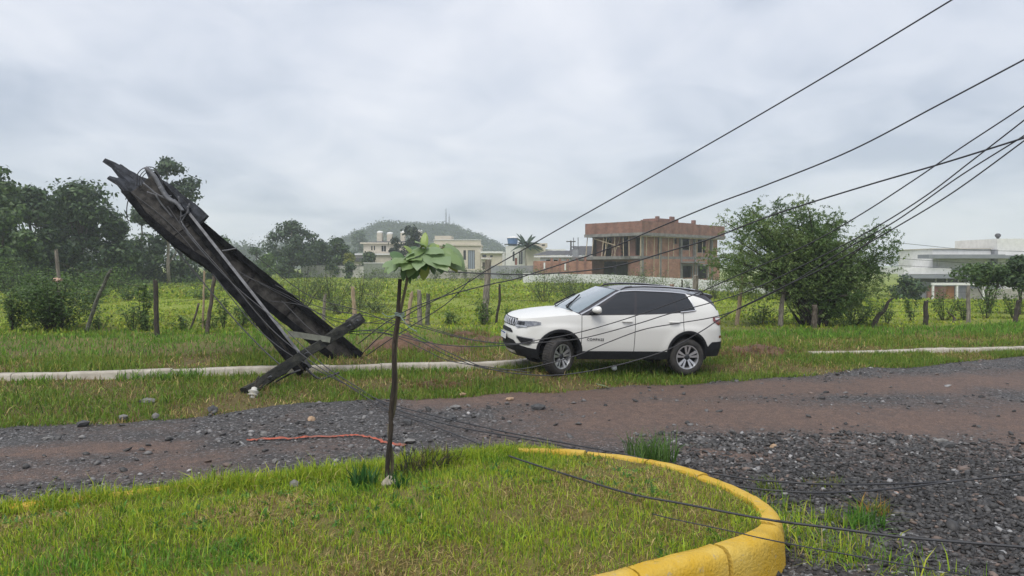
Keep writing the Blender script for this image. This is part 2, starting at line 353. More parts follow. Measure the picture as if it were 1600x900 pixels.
def scatter_gravel():
    ps = []; sz = []
    def put(x, y, s):
        ok = (y < edge_y(x) - .05) & ~inside(x, y, OUT2); ps.append(np.stack([x, y], -1)[ok]); sz.append(s[ok])
    n = 30000; x = RNG.uniform(1.6, 8.5, n); y = RNG.uniform(3.6, 9.6, n)                    # the heap at lower right
    c = fbm(x * .8, y * .8, 41); d = np.hypot((x - 4.4) / 3.4, (y - 5.8) / 3.0); k = RNG.random(n) < np.clip(1.5 - d * .9 + (c - .5) * 2.2, .05, 1) * (1 - .75 * road_brown(x, y))
    k &= ~((x < 3.3) & (y < 6.6) & (RNG.random(n) < .55)); put(x[k], y[k], RNG.gamma(3.0, .0062, k.sum()) + .009)
    n = 38000; x = RNG.uniform(-11, 13, n); y = RNG.uniform(5.5, 17.5, n)                    # the rest of the road
    k = RNG.random(n) < np.clip(1.05 - 1.15 * road_brown(x, y), .015, 1) * np.clip(fbm(x * .6, y * .6, 43) * 2.2 - .5, .1, 1); put(x[k], y[k], RNG.gamma(2.0, .0068, k.sum()) + .008)
    n = 420; x = RNG.uniform(-9, 12, n); y = RNG.uniform(6, 14, n); k = RNG.random(n) < 1 - .6 * road_brown(x, y); put(x[k], y[k], RNG.uniform(.035, .075, k.sum()))
    p = np.concatenate(ps); s = np.concatenate(sz)
    pos = np.stack([p[:, 0], p[:, 1], road_z(p[:, 0], p[:, 1]) + s * .15], -1)
    g = np.where(np.hypot((p[:, 0] - 4.4) / 3.4, (p[:, 1] - 5.8) / 3.0) + RNG.normal(0, .22, len(p)) < 1.12, RNG.gamma(2.2, .014, len(s)) + .008, RNG.gamma(2.0, .036, len(s)) + .012); col = np.stack([g * 1.03, g, g * .99], -1)
    w = RNG.random(len(s)); col[w < .06] = np.array((.16, .12, .10)) * RNG.uniform(.5, 1.1, ((w < .06).sum(), 1)); col[w > .985] = .26
    V_, F_, c_ = rocks(pos, s, col); link('gravel', np_mesh('gravel', V_, F_, ROCK, c_), kind='stuff')
scatter_gravel()
# ---- kerbs: built stone by stone
def kerb_paint():
    m = mat('yellow_kerb_paint', (.50, .305, .014), .72, (.56, .40, .085), 3.2, .55, 45, lo=.40, hi=.74); t = m.node_tree; nn = t.nodes.new; ln = t.links.new; b = [n for n in t.nodes if n.type == 'BSDF_PRINCIPLED'][0]; src = b.inputs['Base Color'].links[0].from_socket
    tcn = nn('ShaderNodeTexCoord')
    for sc, lo, hi, col in ((2.3, .56, .74, (.17, .125, .055, 1)), (17, .60, .68, (.30, .27, .21, 1)), (60, .62, .70, (.10, .08, .05, 1))):      # grime, chipped paint, specks
        ns = nn('ShaderNodeTexNoise'); ns.inputs['Scale'].default_value = sc; ns.inputs['Detail'].default_value = 8; ns.inputs['Roughness'].default_value = .7; ln(tcn.outputs['Object'], ns.inputs['Vector'])
        mr = nn('ShaderNodeMapRange'); mr.inputs[1].default_value = lo; mr.inputs[2].default_value = hi; mr.inputs[4].default_value = .75; ln(ns.outputs[0], mr.inputs[0])
        mx = nn('ShaderNodeMix'); mx.data_type = 'RGBA'; ln(mr.outputs[0], mx.inputs[0]); ln(src, mx.inputs[6]); mx.inputs[7].default_value = col; src = mx.outputs[2]
    ln(src, b.inputs['Base Color']); return m
YELLOW = kerb_paint()
PALEYEL = mat('worn_yellow_paint', (.66, .47, .12), .7, (.55, .50, .36), 4, .35, 60)
def kerb_run(name, path, prof, mats, seg, gap, zf, label=None):
    """path: points along the outer edge; prof: (inward, z) outline of the stone"""
    root = empty(name, kind='structure'); d = [0]
    for a, b in zip(path, path[1:]): d.append(d[-1] + (b - a).length)
    def at(s):
        i = max(0, min(len(path) - 2, int(np.searchsorted(d, s)) - 1)); t = (s - d[i]) / (d[i + 1] - d[i]); return path[i].lerp(path[i + 1], t)
    def nrm(s):
        v = at(min(s + .05, d[-1])) - at(max(s - .05, 0)); return Vector((-v.y, v.x, 0)).normalized()
    s = 0; k = 0
    while s < d[-1] - .1:
        ln_ = min(seg * random.uniform(.9, 1.1), d[-1] - s); rows = []; dz = random.uniform(-.012, .012); dn = random.uniform(-.014, .014); n = 6
        mp_ = at(s + ln_ / 2)
        if name == 'yellow_kerb' and (mp_ - Vector((.72, 7.53, 0))).length < .36: dz, dn = .035, .055       # the stone knocked askew
        for j in range(n + 1):
            q = s + gap / 2 + (ln_ - gap) * j / n; p = at(q); w = nrm(q); z = zf(p.x, p.y)
            rows.append([p + w * (u + dn) + Vector((0, 0, z + h + dz + random.uniform(-.004, .004))) for u, h in prof])
        m_ = MB().grid(rows, close=True); nc_ = len(prof); m_.f.append(tuple(range(nc_ - 1, -1, -1))); m_.f.append(tuple(n * nc_ + i for i in range(nc_)))
        m_.obj('kerb_stone', mats[k % len(mats)] if len(mats) < 3 else random.choice(mats), root, True, R(50)); s += ln_; k += 1
    return root
iprof = [(-.035, -.25), (-.012, .10), (-.004, KT - .075), (.012, KT - .035), (.045, KT - .008), (.085, KT), (.155, KT - .004), (.165, KT - .02), (.165, -.25)]
kerb_run('yellow_kerb', OUT, iprof, [YELLOW], .72, .018, lambda x, y: -.0)
xs_ = np.arange(-34, 40, .4); kp = [Vector((x, float(kerb_y(x)), 0)) for x in xs_]
# the kerb runs left of the car, breaks under it and at the dug earth, and comes up again on the right, half buried
fp = [(0, -.2), (.0, .12), (.014, .145), (.035, .155), (.21, .155), (.23, .14), (.235, -.2)]
def zleft(x, y): return -.01 + .012 * math.sin(x * .9)
def zright(x, y): return -.085 + .01 * math.sin(x * 1.3)
PAVE = mat('pale_kerb_concrete', (.32, .29, .24), .9, (.46, .43, .37), 3, .4, 50)
kerb_run('concrete_kerb', [p for p in kp if p.x < .75], fp, [PAVE], 1.0, .01, zleft)
kerb_run('concrete_kerb', [p for p in kp if p.x > 7.0], fp, [PAVE], 1.0, .01, zright)
# slab of the gutter mouth, left of the car (wide pale concrete)
# ---- island of turf
n_ = len(OUT2); cxy = OUT2.mean(0)
INN = []
for i in range(n_):
    a = OUT2[max(i - 1, 0)]; b = OUT2[min(i + 1, n_ - 1)]; t = (b - a) / np.linalg.norm(b - a); INN.append(OUT2[i] + np.array((-t[1], t[0])) * .15)
INN = np.array(INN)
def island_z(x, y):
    d = dist_poly(np.asarray(x, float), np.asarray(y, float), INN); return KT - .035 + .10 * sstep(0, 1.2, d) + (fbm(np.asarray(x) * 1.5, np.asarray(y) * 1.5, 51) - .5) * .05
half = n_ // 2; rows = []
lo_ = INN[:half + 1]; hi_ = INN[::-1][:half + 1]
VV = []; u = np.linspace(0, 1, 28)
for a, b in zip(lo_, hi_):
    q = a[None] * (1 - u[:, None]) + b[None] * u[:, None]; VV.append(np.column_stack([q, island_z(q[:, 0], q[:, 1])]))
VV = np.array(VV); idx = np.arange(VV.shape[0] * 28).reshape(-1, 28)
icol = np.array((.125, .108, .040)) * (.7 + .6 * fbm(VV[..., 0] * 3, VV[..., 1] * 3, 52)[..., None])
link('island', np_mesh('island', VV, quad(idx), GROUNDM, icol.reshape(-1, 3), True), kind='structure')
# ---- grass, blade by blade
def blades(pos, h, w, col, lean=.35, curl=.5):
    n = len(pos); a = RNG.uniform(0, 2 * np.pi, n); b = RNG.uniform(0, 2 * np.pi, n); l = np.abs(RNG.normal(0, lean, n))
    t = np.stack([np.cos(a), np.sin(a), 0 * a], -1) * (w / 2)[:, None]; dr = np.stack([np.cos(b), np.sin(b), 0 * b], -1)
    up = np.array((0, 0, 1.0)); m = pos + (dr * (l * .5)[:, None] + up * np.maximum(.25, 1 - .3 * l)[:, None] * .55) * h[:, None]
    tip = pos + (dr * (l * (1 + curl))[:, None] + up * np.maximum(.12, 1 - .55 * l)[:, None]) * h[:, None]
    V = np.stack([pos - t, pos + t, m - t * .8, m + t * .8, tip], 1).reshape(-1, 3); o = np.arange(n)[:, None] * 5
    return V, np.concatenate([o, o + 1, o + 3, o + 2], 1), np.concatenate([o + 2, o + 3, o + 4], 1), np.repeat(col, 5, 0)
def pick(n, table):
    cs = np.array([t[0] for t in table]); w = np.array([t[1] for t in table], float); k = RNG.choice(len(cs), n, p=w / w.sum())
    return cs[k] * RNG.uniform(.7, 1.3, (n, 1))
def grass_obj(name, pos, h, w, col, lean=.35, curl=.5):
    V, q, t, c = blades(pos, h, w, col, lean, curl); return link(name, np_mesh(name, V, [q, t], GRASS, c), kind='stuff')
LIME = (.305, .425, .030); GREEN = (.135, .235, .026); DEEP = (.055, .130, .018); STRAW = (.50, .40, .17); BROWN = (.19, .125, .055); YGRN = (.38, .41, .042)
def in_view(x, y, m=1.25): return (np.abs(x) < y * .70 * m + 1)
# island turf
n = 290000; x = RNG.uniform(-8, 2.2, n); y = RNG.uniform(2.2, 7.8, n)
k = inside(x, y, INN) & in_view(x, y, 1.55) & (y > 3.1); x, y = x[k], y[k]
f = fbm(x * 1.1, y * 1.1, 61, 4); f2 = fbm(x * 2.6, y * 2.6, 62, 3)
k = RNG.random(len(x)) < np.clip(f2 * 1.9 - .15, .16, 1); x, y, f, f2 = x[k], y[k], f[k], f2[k]
n = len(x); d = dist_poly(x, y, INN)
col = pick(n, [(LIME, 5), (YGRN, 2.4), (GREEN, 2.6), (DEEP, .6)])
dry = RNG.random(n) < np.clip((f - .48) * 3.4 + .20, .07, .68); cd = pick(n, [(STRAW, 3), (BROWN, 2.2), ((.34, .25, .08), 2)]); col[dry] = cd[dry]
gl = RNG.random(n) < np.clip((.40 - f) * 5, 0, .8); cg = pick(n, [((.14, .29, .028), 2), ((.10, .22, .022), 1)]); col[gl & ~dry] = cg[gl & ~dry]
h = RNG.gamma(5, .0092, n) + .010; h = h * (.72 + .55 * (1 - f)); h[dry] *= .85; w = RNG.uniform(.004, .0085, n)
lean = np.where(dry, 1.25, .48)
# rank fringe hanging over the far kerb on its left half
t_ = RNG.random(56000); i_ = (n_ // 2 + 14 + t_ * (n_ - n_ // 2 - 16)).astype(int); fx_ = INN[i_] + RNG.normal(0, .09, (len(t_), 2)); fk = (fx_[:, 0] < .55 - RNG.random(len(t_)) * .9) & (fbm(fx_[:, 0] * 1.7, fx_[:, 1], 66, 3) > .20) & (fx_[:, 0] > -7); fx_ = fx_[fk]; m2 = len(fx_)
grass_obj('lawn_fringe', np.stack([fx_[:, 0], fx_[:, 1], np.full(m2, KT - .03)], -1), RNG.gamma(4, .0175, m2) * (.5 + fbm(fx_[:, 0] * 2.3, fx_[:, 1] * 2.3, 67, 3)) + .012, RNG.uniform(.005, .010, m2), pick(m2, [(LIME, 5), (YGRN, 2), (GREEN, 2), (STRAW, .5)]), .5, .5)
bx = RNG.uniform(-6, 2.0, 900); by = RNG.uniform(3.6, 7.6, 900); bk = inside(bx, by, INN) & (fbm(bx * .9, by * .9, 64, 3) > .52); bx, by = bx[bk], by[bk]; bx = np.repeat(bx, 7) + RNG.normal(0, .02, len(bx) * 7); by = np.repeat(by, 7) + RNG.normal(0, .02, len(by) * 7); nb = len(bx)
grass_obj('broadleaf_weeds', np.stack([bx, by, island_z(bx, by)], -1), RNG.uniform(.025, .075, nb), RNG.uniform(.014, .030, nb), pick(nb, [((.10, .24, .035), 3), ((.16, .30, .04), 2), ((.07, .17, .05), 2)]), 1.0, .6)
grass_obj('lawn_grass', np.stack([x, y, island_z(x, y) - .005], -1), h, w, col, lean, .45)
# dark weeds along the far kerb of the island and taller tufts
def tuft(name, cx, cy, cz, n, r, hh, ww, table, lean=.45, **kw):
    a = RNG.uniform(0, 6.28, n); q = r * np.sqrt(RNG.random(n)); pos = np.stack([cx + q * np.cos(a), cy + q * np.sin(a), np.full(n, cz)], -1)
    h = hh * RNG.uniform(.45, 1.05, n); V, qd, t, c = blades(pos, h, ww * RNG.uniform(.6, 1.2, n), pick(n, table), lean)
    return link(name, np_mesh(name, V, [qd, t], GRASS, c), **kw)
# verge between road and far kerb
def verge(n, x0, x1, lo_f, hi_f, hmean, wr, table, seed, lean, dens=1.0, name='verge_grass', dryk=.58):
    x = RNG.uniform(x0, x1, n); lo = lo_f(x); hi = hi_f(x); y = lo + (hi - lo) * RNG.random(n)
    f = fbm(x * .9, y * .9, seed, 4); k = (RNG.random(n) < np.clip(f * 2.4 - .35, .12, 1) * dens) & in_view(x, y, 1.15); x, y, f = x[k], y[k], f[k]; n = len(x)
    col = pick(n, table); dry = RNG.random(n) < np.clip((.52 - f) * 3 + .1, .03, dryk); cd = pick(n, [(STRAW, 2), (BROWN, 3), ((.32, .23, .09), 3)]); col[dry] = cd[dry]
    h = (RNG.gamma(4, hmean / 4, n) + .02) * (.6 + .8 * f); w = RNG.uniform(*wr, n)
    return grass_obj(name, np.stack([x, y, base_z(x, y) - .01], -1), h, w, col, np.where(dry, .9, lean), .4)
VT = [(GREEN, 5), ((.175, .25, .032), 3), ((.22, .24, .045), 2), (DEEP, 1.2)]
wob = lambda x, s: (fbm(x * .9, x * 0, 31, 4) - .5) * .75
verge(95000, -13, 14, lambda x: edge_y(x) + wob(x, 0) - .12, lambda x: kerb_y(x) - .02, .085, (.009, .018), VT, 71, .6)
verge(60000, -14, 24, lambda x: kerb_y(x) + .2, lambda x: kerb_y(x) + 2.6, .10, (.012, .024), [(GREEN, 4), ((.18, .26, .032), 3), ((.24, .25, .045), 2.5), (DEEP, .8)], 72, .6)
BR = [((.125, .27, .024), 5), ((.17, .29, .03), 3), (DEEP, 1.2), ((.085, .19, .022), 2)]
fence_lo = lambda x: kerb_y(x) + 2.2
verge(52000, -19, 28, fence_lo, lambda x: np.maximum(kerb_y(x) + 5.5, 23.2 + 0 * x), .115, (.012, .026), BR, 73, .5, dryk=.12)
# pasture beyond the fence: clumped short growth, coarser with distance
def pasture(n, y0, y1, hm, wr, seed, name):
    y = y0 * (y1 / y0) ** RNG.random(n); x = (RNG.random(n) * 2 - 1) * (y * .78 + 2)
    f = fbm(x * .55, y * .30, seed, 4); k = (RNG.random(n) < np.clip(f * 2.6 - .5, .1, 1)) & (y > kerb_y(x) + 6); x, y, f = x[k], y[k], f[k]; n = len(x)
    col = pick(n, [((.265, .355, .036), 5), ((.33, .385, .044), 4), ((.18, .275, .034), 3), ((.33, .31, .06), 1.0), ((.085, .15, .024), .8)])
    g = fbm(x * .16, y * .09, seed + 7, 3)[:, None]; col = col * (.72 + .55 * g)
    h = (RNG.gamma(4, hm / 4, n) + .03) * (.5 + f); w = RNG.uniform(*wr, n)
    grass_obj(name, np.stack([x, y, base_z(x, y) - .02], -1), h, w, col, .75, .4)
pasture(95000, 21.5, 48, .075, (.04, .085), 81, 'pasture_grass')
pasture(80000, 45, 150, .15, (.12, .24), 83, 'pasture_grass')
# tufts around the kerb on the right
x = np.concatenate([RNG.uniform(2.1, 3.4, 9000)]); y = RNG.uniform(3.9, 6.9, len(x)); f = fbm(x * 1.6, y * 1.6, 91, 3)
k = ~inside(x, y, OUT2) & (RNG.random(len(x)) < np.clip((f - .36) * 4.2, 0, 1) * np.clip((3.35 - x - .35 * np.abs(y - 5)) * 1.1, 0, 1)); x, y = x[k], y[k]; n = len(x)
grass_obj('kerbside_grass', np.stack([x, y, road_z(x, y) - .01], -1), RNG.gamma(4, .024, n) + .02, RNG.uniform(.005, .011, n), pick(n, [((.15, .29, .03), 4), (LIME, 3), (YGRN, 2), (STRAW, .8)]), .55, .5)
# ------------------------------------------------------------------ hill and far buildings
FOREST = leaf_mat('forest_leaf', .7, .15, .2)
def leaf_cloud(n, centers, radii, size, cols, flat=.35, fill=.45):
    """n leaf faces spread through ellipsoid clumps; returns V, F, col"""
    k = RNG.integers(0, len(centers), n); d = RNG.normal(size=(n, 3)); d /= np.linalg.norm(d, axis=1)[:, None]
    r = (fill + (1 - fill) * RNG.random(n) ** .5)[:, None]; p = centers[k] + (d * r + RNG.normal(0, .24, (n, 3))) * radii[k]
    nrm = d + RNG.normal(0, .55, (n, 3)); nrm[:, 2] += flat; nrm /= np.linalg.norm(nrm, axis=1)[:, None]
    a = np.cross(nrm, RNG.normal(size=(n, 3))); a /= np.linalg.norm(a, axis=1)[:, None]; b = np.cross(nrm, a)
    s = (size * RNG.uniform(.6, 1.3, n))[:, None]
    V = np.stack([p - a * s, p - b * s * .55 + nrm * s * .12, p + a * s, p + b * s * .55 + nrm * s * .12], 1).reshape(-1, 3)
    return V, np.arange(n * 4).reshape(-1, 4), np.repeat(cols, 4, 0)
def hill_h(u):   # skyline of the wooded hill: picture (x, y) at its crest
    xs = [480, 540, 556, 575, 592, 606, 620, 640, 668, 690, 700, 716, 735, 755, 775, 800, 860]; ys = [400, 386, 376, 366, 357, 352, 350, 353, 353, 355, 353, 357, 365, 372, 382, 398, 408]
    return np.interp(u, xs, ys)
YH = 640.0
us = np.linspace(440, 900, 60); rows = []
for j in range(14):
    t = j / 13; yy = YH - 170 + 340 * t; prof = math.sin(math.pi * t) ** .8
    rows.append([Vector(((u - 800) / F * YH, yy, -2 + (H + (415 - hill_h(u) - 4) / F * YH + 2) * prof)) for u in us])
hm = MB().grid(rows); HILLM = mat('wooded_hill', (.030, .045, .020), .95, (.045, .060, .028), .05)
hm.obj('hill', HILLM, smooth=True, kind='structure')
n = 560; cs = []
for _ in range(n):
    u = RNG.uniform(500, 815); t = RNG.uniform(.08, .56); yy = YH - 170 + 340 * t; prof = math.sin(math.pi * t) ** .8
    z = -2 + (H + (415 - hill_h(u) - 4) / F * YH + 2) * prof; cs.append(((u - 800) / F * YH, yy, z + RNG.uniform(0, 2.2)))
cs = np.array(cs); rad = RNG.uniform(2.6, 5.0, (n, 1)) * np.array((1, 1, .8)) * np.ones((n, 3))
g = RNG.uniform(.6, 1.3, (n * 80, 1)) * np.array((.040, .062, .024))
V, Fq, c = leaf_cloud(n * 80, cs, rad, .85, g); link('hill_forest', np_mesh('hill_forest', V, Fq, FOREST, c), kind='stuff')
# low wooded ridges far off
def ridge(name, Yd, x0, x1, ys, n, sz):
    xs = np.linspace(x0, x1, len(ys)); u = RNG.uniform(x0, x1, n); top = np.interp(u, xs, ys) ; py = top + (412 - top) * RNG.random(n) ** 1.4
    cen = np.stack([(u - 800) / F * Yd, Yd + RNG.uniform(-20, 20, n), H + (415 - py) / F * Yd], -1)
    V, Fq, c = leaf_cloud(n * 60, cen, np.ones((n, 3)) * sz * RNG.uniform(.7, 1.3, (n, 1)), sz * .2, RNG.uniform(.6, 1.3, (n * 60, 1)) * np.array((.040, .062, .026)))
    link(name, np_mesh(name, V, Fq, FOREST, c), kind='stuff')
ridge('far_forest', 420, 330, 470, [386, 384, 387, 386, 383, 384, 388], 90, 4)
ridge('far_forest', 520, 760, 1720, [404, 402, 405, 404, 402, 404, 406, 405, 404], 220, 4.5)
ridge('far_forest', 330, -300, 330, [392, 388, 384, 380, 386, 384], 150, 5)
# masts on the hill
def lattice_mast(px, ytop, ybase, Yd, wd, label, name='radio_mast'):
    b = P(px, ybase, Yd); t = P(px, ytop, Yd); r = empty(name, b, label=label, cat='radio mast', group='masts on the wooded hill'); hh = t.z - b.z
    m_ = MB()
    for sx, sy in ((-1, -1), (1, -1), (1, 1), (-1, 1)): m_.tube([(sx * wd, sy * wd, 0), (sx * wd * .5, sy * wd * .5, hh * .8)], .14, 4)
    m_.obj('mast_frame', STEEL, r, kind='stuff'); m_ = MB(); nb = 9
    for i in range(nb):
        z0, z1 = hh * .8 * i / nb, hh * .8 * (i + 1) / nb; s0, s1 = wd * (1 - .5 * i / nb), wd * (1 - .5 * (i + 1) / nb)
        for sy in (-1, 1): m_.tube([(-s0, sy * s0, z0), (s1, sy * s1, z1)], .09, 3); m_.tube([(s0, sy * s0, z0), (-s1, sy * s1, z1)], .09, 3)
    m_.obj('bracing', STEEL, r, kind='stuff'); MB().tube([(0, 0, hh * .78), (0, 0, hh)], .2, 5).obj('aerial', STEEL, r)
    return r
lattice_mast(697, 326, 356, YH, .55, 'taller thin radio mast on the top of the wooded hill')
lattice_mast(702, 334, 356, YH, .8, 'shorter thicker radio mast on the top of the wooded hill')

# ---- walls with real openings
def wall_open(m_, x0, x1, z0, z1, y0, y1, ops, M=None):
    """a wall from x0..x1, z0..z1, between depths y0..y1, left open where ops=(a,b,c,d) say"""
    xs = sorted({x0, x1, *[o[0] for o in ops], *[o[1] for o in ops]}); zs = sorted({z0, z1, *[o[2] for o in ops], *[o[3] for o in ops]})
    for a, b in zip(xs, xs[1:]):
        run = None
        for c, d in zip(zs, zs[1:]):
            mx_, mz = (a + b) / 2, (c + d) / 2; op = any(o[0] < mx_ < o[1] and o[2] < mz < o[3] for o in ops)
            if not op:
                if run is None: run = [c, d]
                else: run[1] = d
            if op or d == zs[-1]:
                if run: m_.box((a, y0, run[0]), (b, y1, run[1]), M)
                run = None
    return m_
BRICK = brick_mat('clay_brick', (.40, .185, .120), (.31, .140, .095), (.30, .22, .17))
BRICKD = brick_mat('old_clay_brick', (.28, .125, .088), (.225, .10, .075), (.23, .17, .145))
SLAB = mat('raw_concrete', (.15, .145, .14), .9, (.25, .24, .225), 1.2, .4, 20)
PROP = mat('timber_prop', (.42, .34, .23), .85, (.30, .24, .17), 3)
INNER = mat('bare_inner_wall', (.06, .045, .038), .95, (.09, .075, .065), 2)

def build_site():
    K = P(1003, 345, 100); zt = K.z; b0 = -1.0
    a = math.atan2(.68, .73)                      # the right-hand face runs back along +x of the building's own frame
    r = empty('unfinished_house', (K.x, K.y, 0), (0, 0, a), label='unfinished two storey red brick house with timber props behind the car', cat='house')
    # frame: x along the right face (going back right), y along the left face (going back left); the near corner is (0,0)
    Lr, Ll = 21.0, 10.2
    o = lambda m_, nm, mt: m_.obj(nm, mt, r)
    # parapet of brick standing on the overhanging roof slab
    m_ = MB(); pz = zt - 1.55
    m_.box((0, 0, pz), (Lr, .2, zt)); m_.box((0, .2, pz), (.2, Ll, zt)); m_.box((.2, Ll - .2, pz), (Lr, Ll, zt)); m_.box((Lr - .2, .2, pz), (Lr, Ll - .2, zt)); o(m_, 'parapet', BRICKD)
    o(MB().box((-.1, -.1, pz - .42), (Lr + .1, Ll + .1, pz - .003)), 'roof_slab', SLAB)
    for i in range(12):
        x = .003 + i * Lr / 12; o(MB().box((x, -.03, pz + .02), (x + .18, .23, zt + (.12 if i == 0 else .03))), 'parapet_post', BRICKD)
    for i in range(1, 5): y = i * Ll / 5; o(MB().box((-.03, y, pz + .02), (.23, y + .18, zt + .02)), 'parapet_post', BRICKD)
    # water tank room on the roof
    m_ = MB(); m_.box((6.6, 2.2, zt - 1.4), (11.8, 4.8, zt + .75)); o(m_, 'tank_room', BRICKD)
    o(MB().box((6.4, 2.0, zt + .30), (6.8, 2.5, zt + 1.02)), 'brick_pier', BRICKD); o(MB().box((9.6, 2.05, zt + .3), (10.6, 2.3, zt + 1.12)), 'brick_pier', BRICKD)
    m_ = MB(); m_.box((11.8, 2.4, zt - 1.4), (16.2, 4.6, zt + .35)); o(m_, 'stair_room', BRICKD); o(MB().box((15.9, 2.2, zt - .1), (16.4, 2.7, zt + .85)), 'brick_pier', BRICKD)
    # recessed first floor and ground floor, right face
    fz = zt - 4.75                                # first floor slab, top
    ops = [(8.6, 9.6, fz + 2.0 - .2, fz + 2.75), (10.9, 13.2, fz + .95, fz + 2.7), (14.8, 17.2, fz + .6, fz + 2.7)]
    m_ = MB(); wall_open(m_, 1.2, Lr - .6, fz + .003, pz - .425, .9, 1.1, ops); o(m_, 'upper_wall', BRICK)
    for (a0, a1, c0, c1) in ops:
        fr = o(MB().box((a0 - .28, .84, c1 - .0), (a1 + .28, 1.16, c1 + .26)), 'lintel', SLAB)
        o(MB().box((a0, 1.102, c0), (a1, 1.4, c0 + .1)), 'sill', SLAB)
    gops = [(10.6, 13.0, fz - 3.1, fz - 1.35), (14.6, 17.2, fz - 3.3, fz - 1.35)]
    m_ = MB(); wall_open(m_, 1.1, Lr - .4, b0, fz - .38, .6, .8, gops); o(m_, 'ground_wall', BRICK)
    for (a0, a1, c0, c1) in gops:
        o(MB().box((a0 - .35, .55, c1), (a1 + .35, .85, c1 + .28)), 'lintel', SLAB)
        for xx in (a0 - .35, a1): o(MB().box((xx, .57, c0 - .3), (xx + .35, .83, c1 - .003)), 'window_surround', SLAB)
    o(MB().box((10.0, -.25, fz - .95), (15.2, .75, fz - .72)), 'canopy_slab', SLAB)
    # concrete columns
    for x in (.75, 4.9, 10.0, 13.6, 18.2): o(MB().box((x, .5, b0), (x + .38, .86, pz - .43)), 'column', SLAB)
    o(MB().box((.5, .62, fz - .37), (Lr - .2, Ll - .6, fz)), 'floor_slab', SLAB)
    # left face: open rooms
    lops = [(1.1, 2.3, fz + .1, fz + 2.6), (3.6, 5.2, fz + .02, fz + 2.75), (6.6, 8.2, fz + .02, fz + 2.75)]
    M = Matrix(((0, 1, 0, 0), (1, 0, 0, 0), (0, 0, 1, 0), (0, 0, 0, 1)))   # swap x and y: walls along the left face
    m_ = MB(); wall_open(m_, 1.12, Ll - .8, fz + .004, pz - .43, 1.6, 1.8, lops, M); o(m_, 'upper_wall', BRICKD)
    o(MB().box((-1.5, 2.4, fz - .45), (.5, Ll + 1.2, fz - .02)), 'balcony_slab', SLAB)
    m_ = MB(); wall_open(m_, .9, Ll + 1.0, b0, fz - .46, .8, 1.0, [(3.0, 7.4, b0 + .2, fz - .75)], M); o(m_, 'ground_wall', BRICKD)
    o(MB().box((.9, 2.0, b0), (1.3, 2.5, fz - .46)), 'column', SLAB)
    # inside walls seen through the openings
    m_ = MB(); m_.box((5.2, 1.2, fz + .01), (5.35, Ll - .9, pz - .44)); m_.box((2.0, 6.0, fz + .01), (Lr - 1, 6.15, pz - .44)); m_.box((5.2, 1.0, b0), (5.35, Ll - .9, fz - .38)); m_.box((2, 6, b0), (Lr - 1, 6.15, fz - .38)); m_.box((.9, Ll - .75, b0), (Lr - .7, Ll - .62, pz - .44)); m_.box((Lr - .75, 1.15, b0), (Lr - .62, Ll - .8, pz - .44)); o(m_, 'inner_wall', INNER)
    # timber props
    for x in (.12, 1.5, 3.2, 4.5, 6.6, 7.9, 11.9, 13.9, 15.3, 17.0): 
        lo = fz + .01 if x not in (3.2, 6.6, 4.5) else b0
        o(MB().tube([(x, .35, lo), (x + random.uniform(-.06, .06), .3, pz - .43)], .065, 5), 'timber_prop', PROP)
    o(MB().tube([(.3, .3, b0), (.25, .32, fz - .4)], .06, 5), 'timber_prop', PROP)
    for y in (.4, 2.4, 3.4, 4.9, 6.4, 7.0, 8.9, 10.0): o(MB().tube([(.35 - .4 * (y > 6), y, fz), (.3, y + random.uniform(-.1, .1), pz - .43)], .065, 5), 'timber_prop', PROP)
    for y, dy in ((5.6, .9), (6.0, .5), (7.4, .8), (7.9, .4)): o(MB().tube([(.9, y, fz), (1.2, y - dy, pz - .6)], .06, 5), 'timber_prop', PROP)
    o(MB().tube([(.2, 8.8, pz - .6), (.5, 4.2, fz + 1.3)], .07, 5), 'timber_prop', PROP)
    o(MB().box((-.06, .05, pz - .56), (Lr, .14, pz - .44)), 'formwork_board', PROP)
    # rusty toothed brick edge where a wall was left off
    m_ = MB()
    for i in range(11): m_.box((1.55, 4.95 - .15 * (i % 2), fz + .01 + i * .25), (1.85, 5.25 + .1 * (i % 2), fz + .25 + i * .25)); 
    o(m_, 'toothed_brick_pier', BRICK)
    # white basket of the scaffold on the far end of the balcony
    m_ = MB()
    for y in (Ll + .2, Ll + 1.1): m_.tube([(-1.3, y, fz), (-1.3, y, pz - .45)], .05, 4)
    o(m_, 'balcony_prop', STEEL); o(MB().box((-1.4, Ll + .1, fz), (-1.3, Ll + 1.2, fz + 1.0)), 'balcony_guard', GREYR)
build_site()

def simple_box_house(name, label, px0, px1, ytop, Yd, depth, body, cat='house', base=-1.5, slope=0):
    a, b = P(px0, ytop, Yd), P(px1, ytop, Yd + slope); ang = math.atan2(b.y - a.y, b.x - a.x); w = (b - a).to_2d().length
    r = empty(name, (a.x, a.y, 0), (0, 0, ang), label=label, cat=cat); r['w'] = w; r['zt'] = a.z
    return r, w, a.z, base, depth
def pz_at(py, Yd): return H + (415 - py) / F * Yd
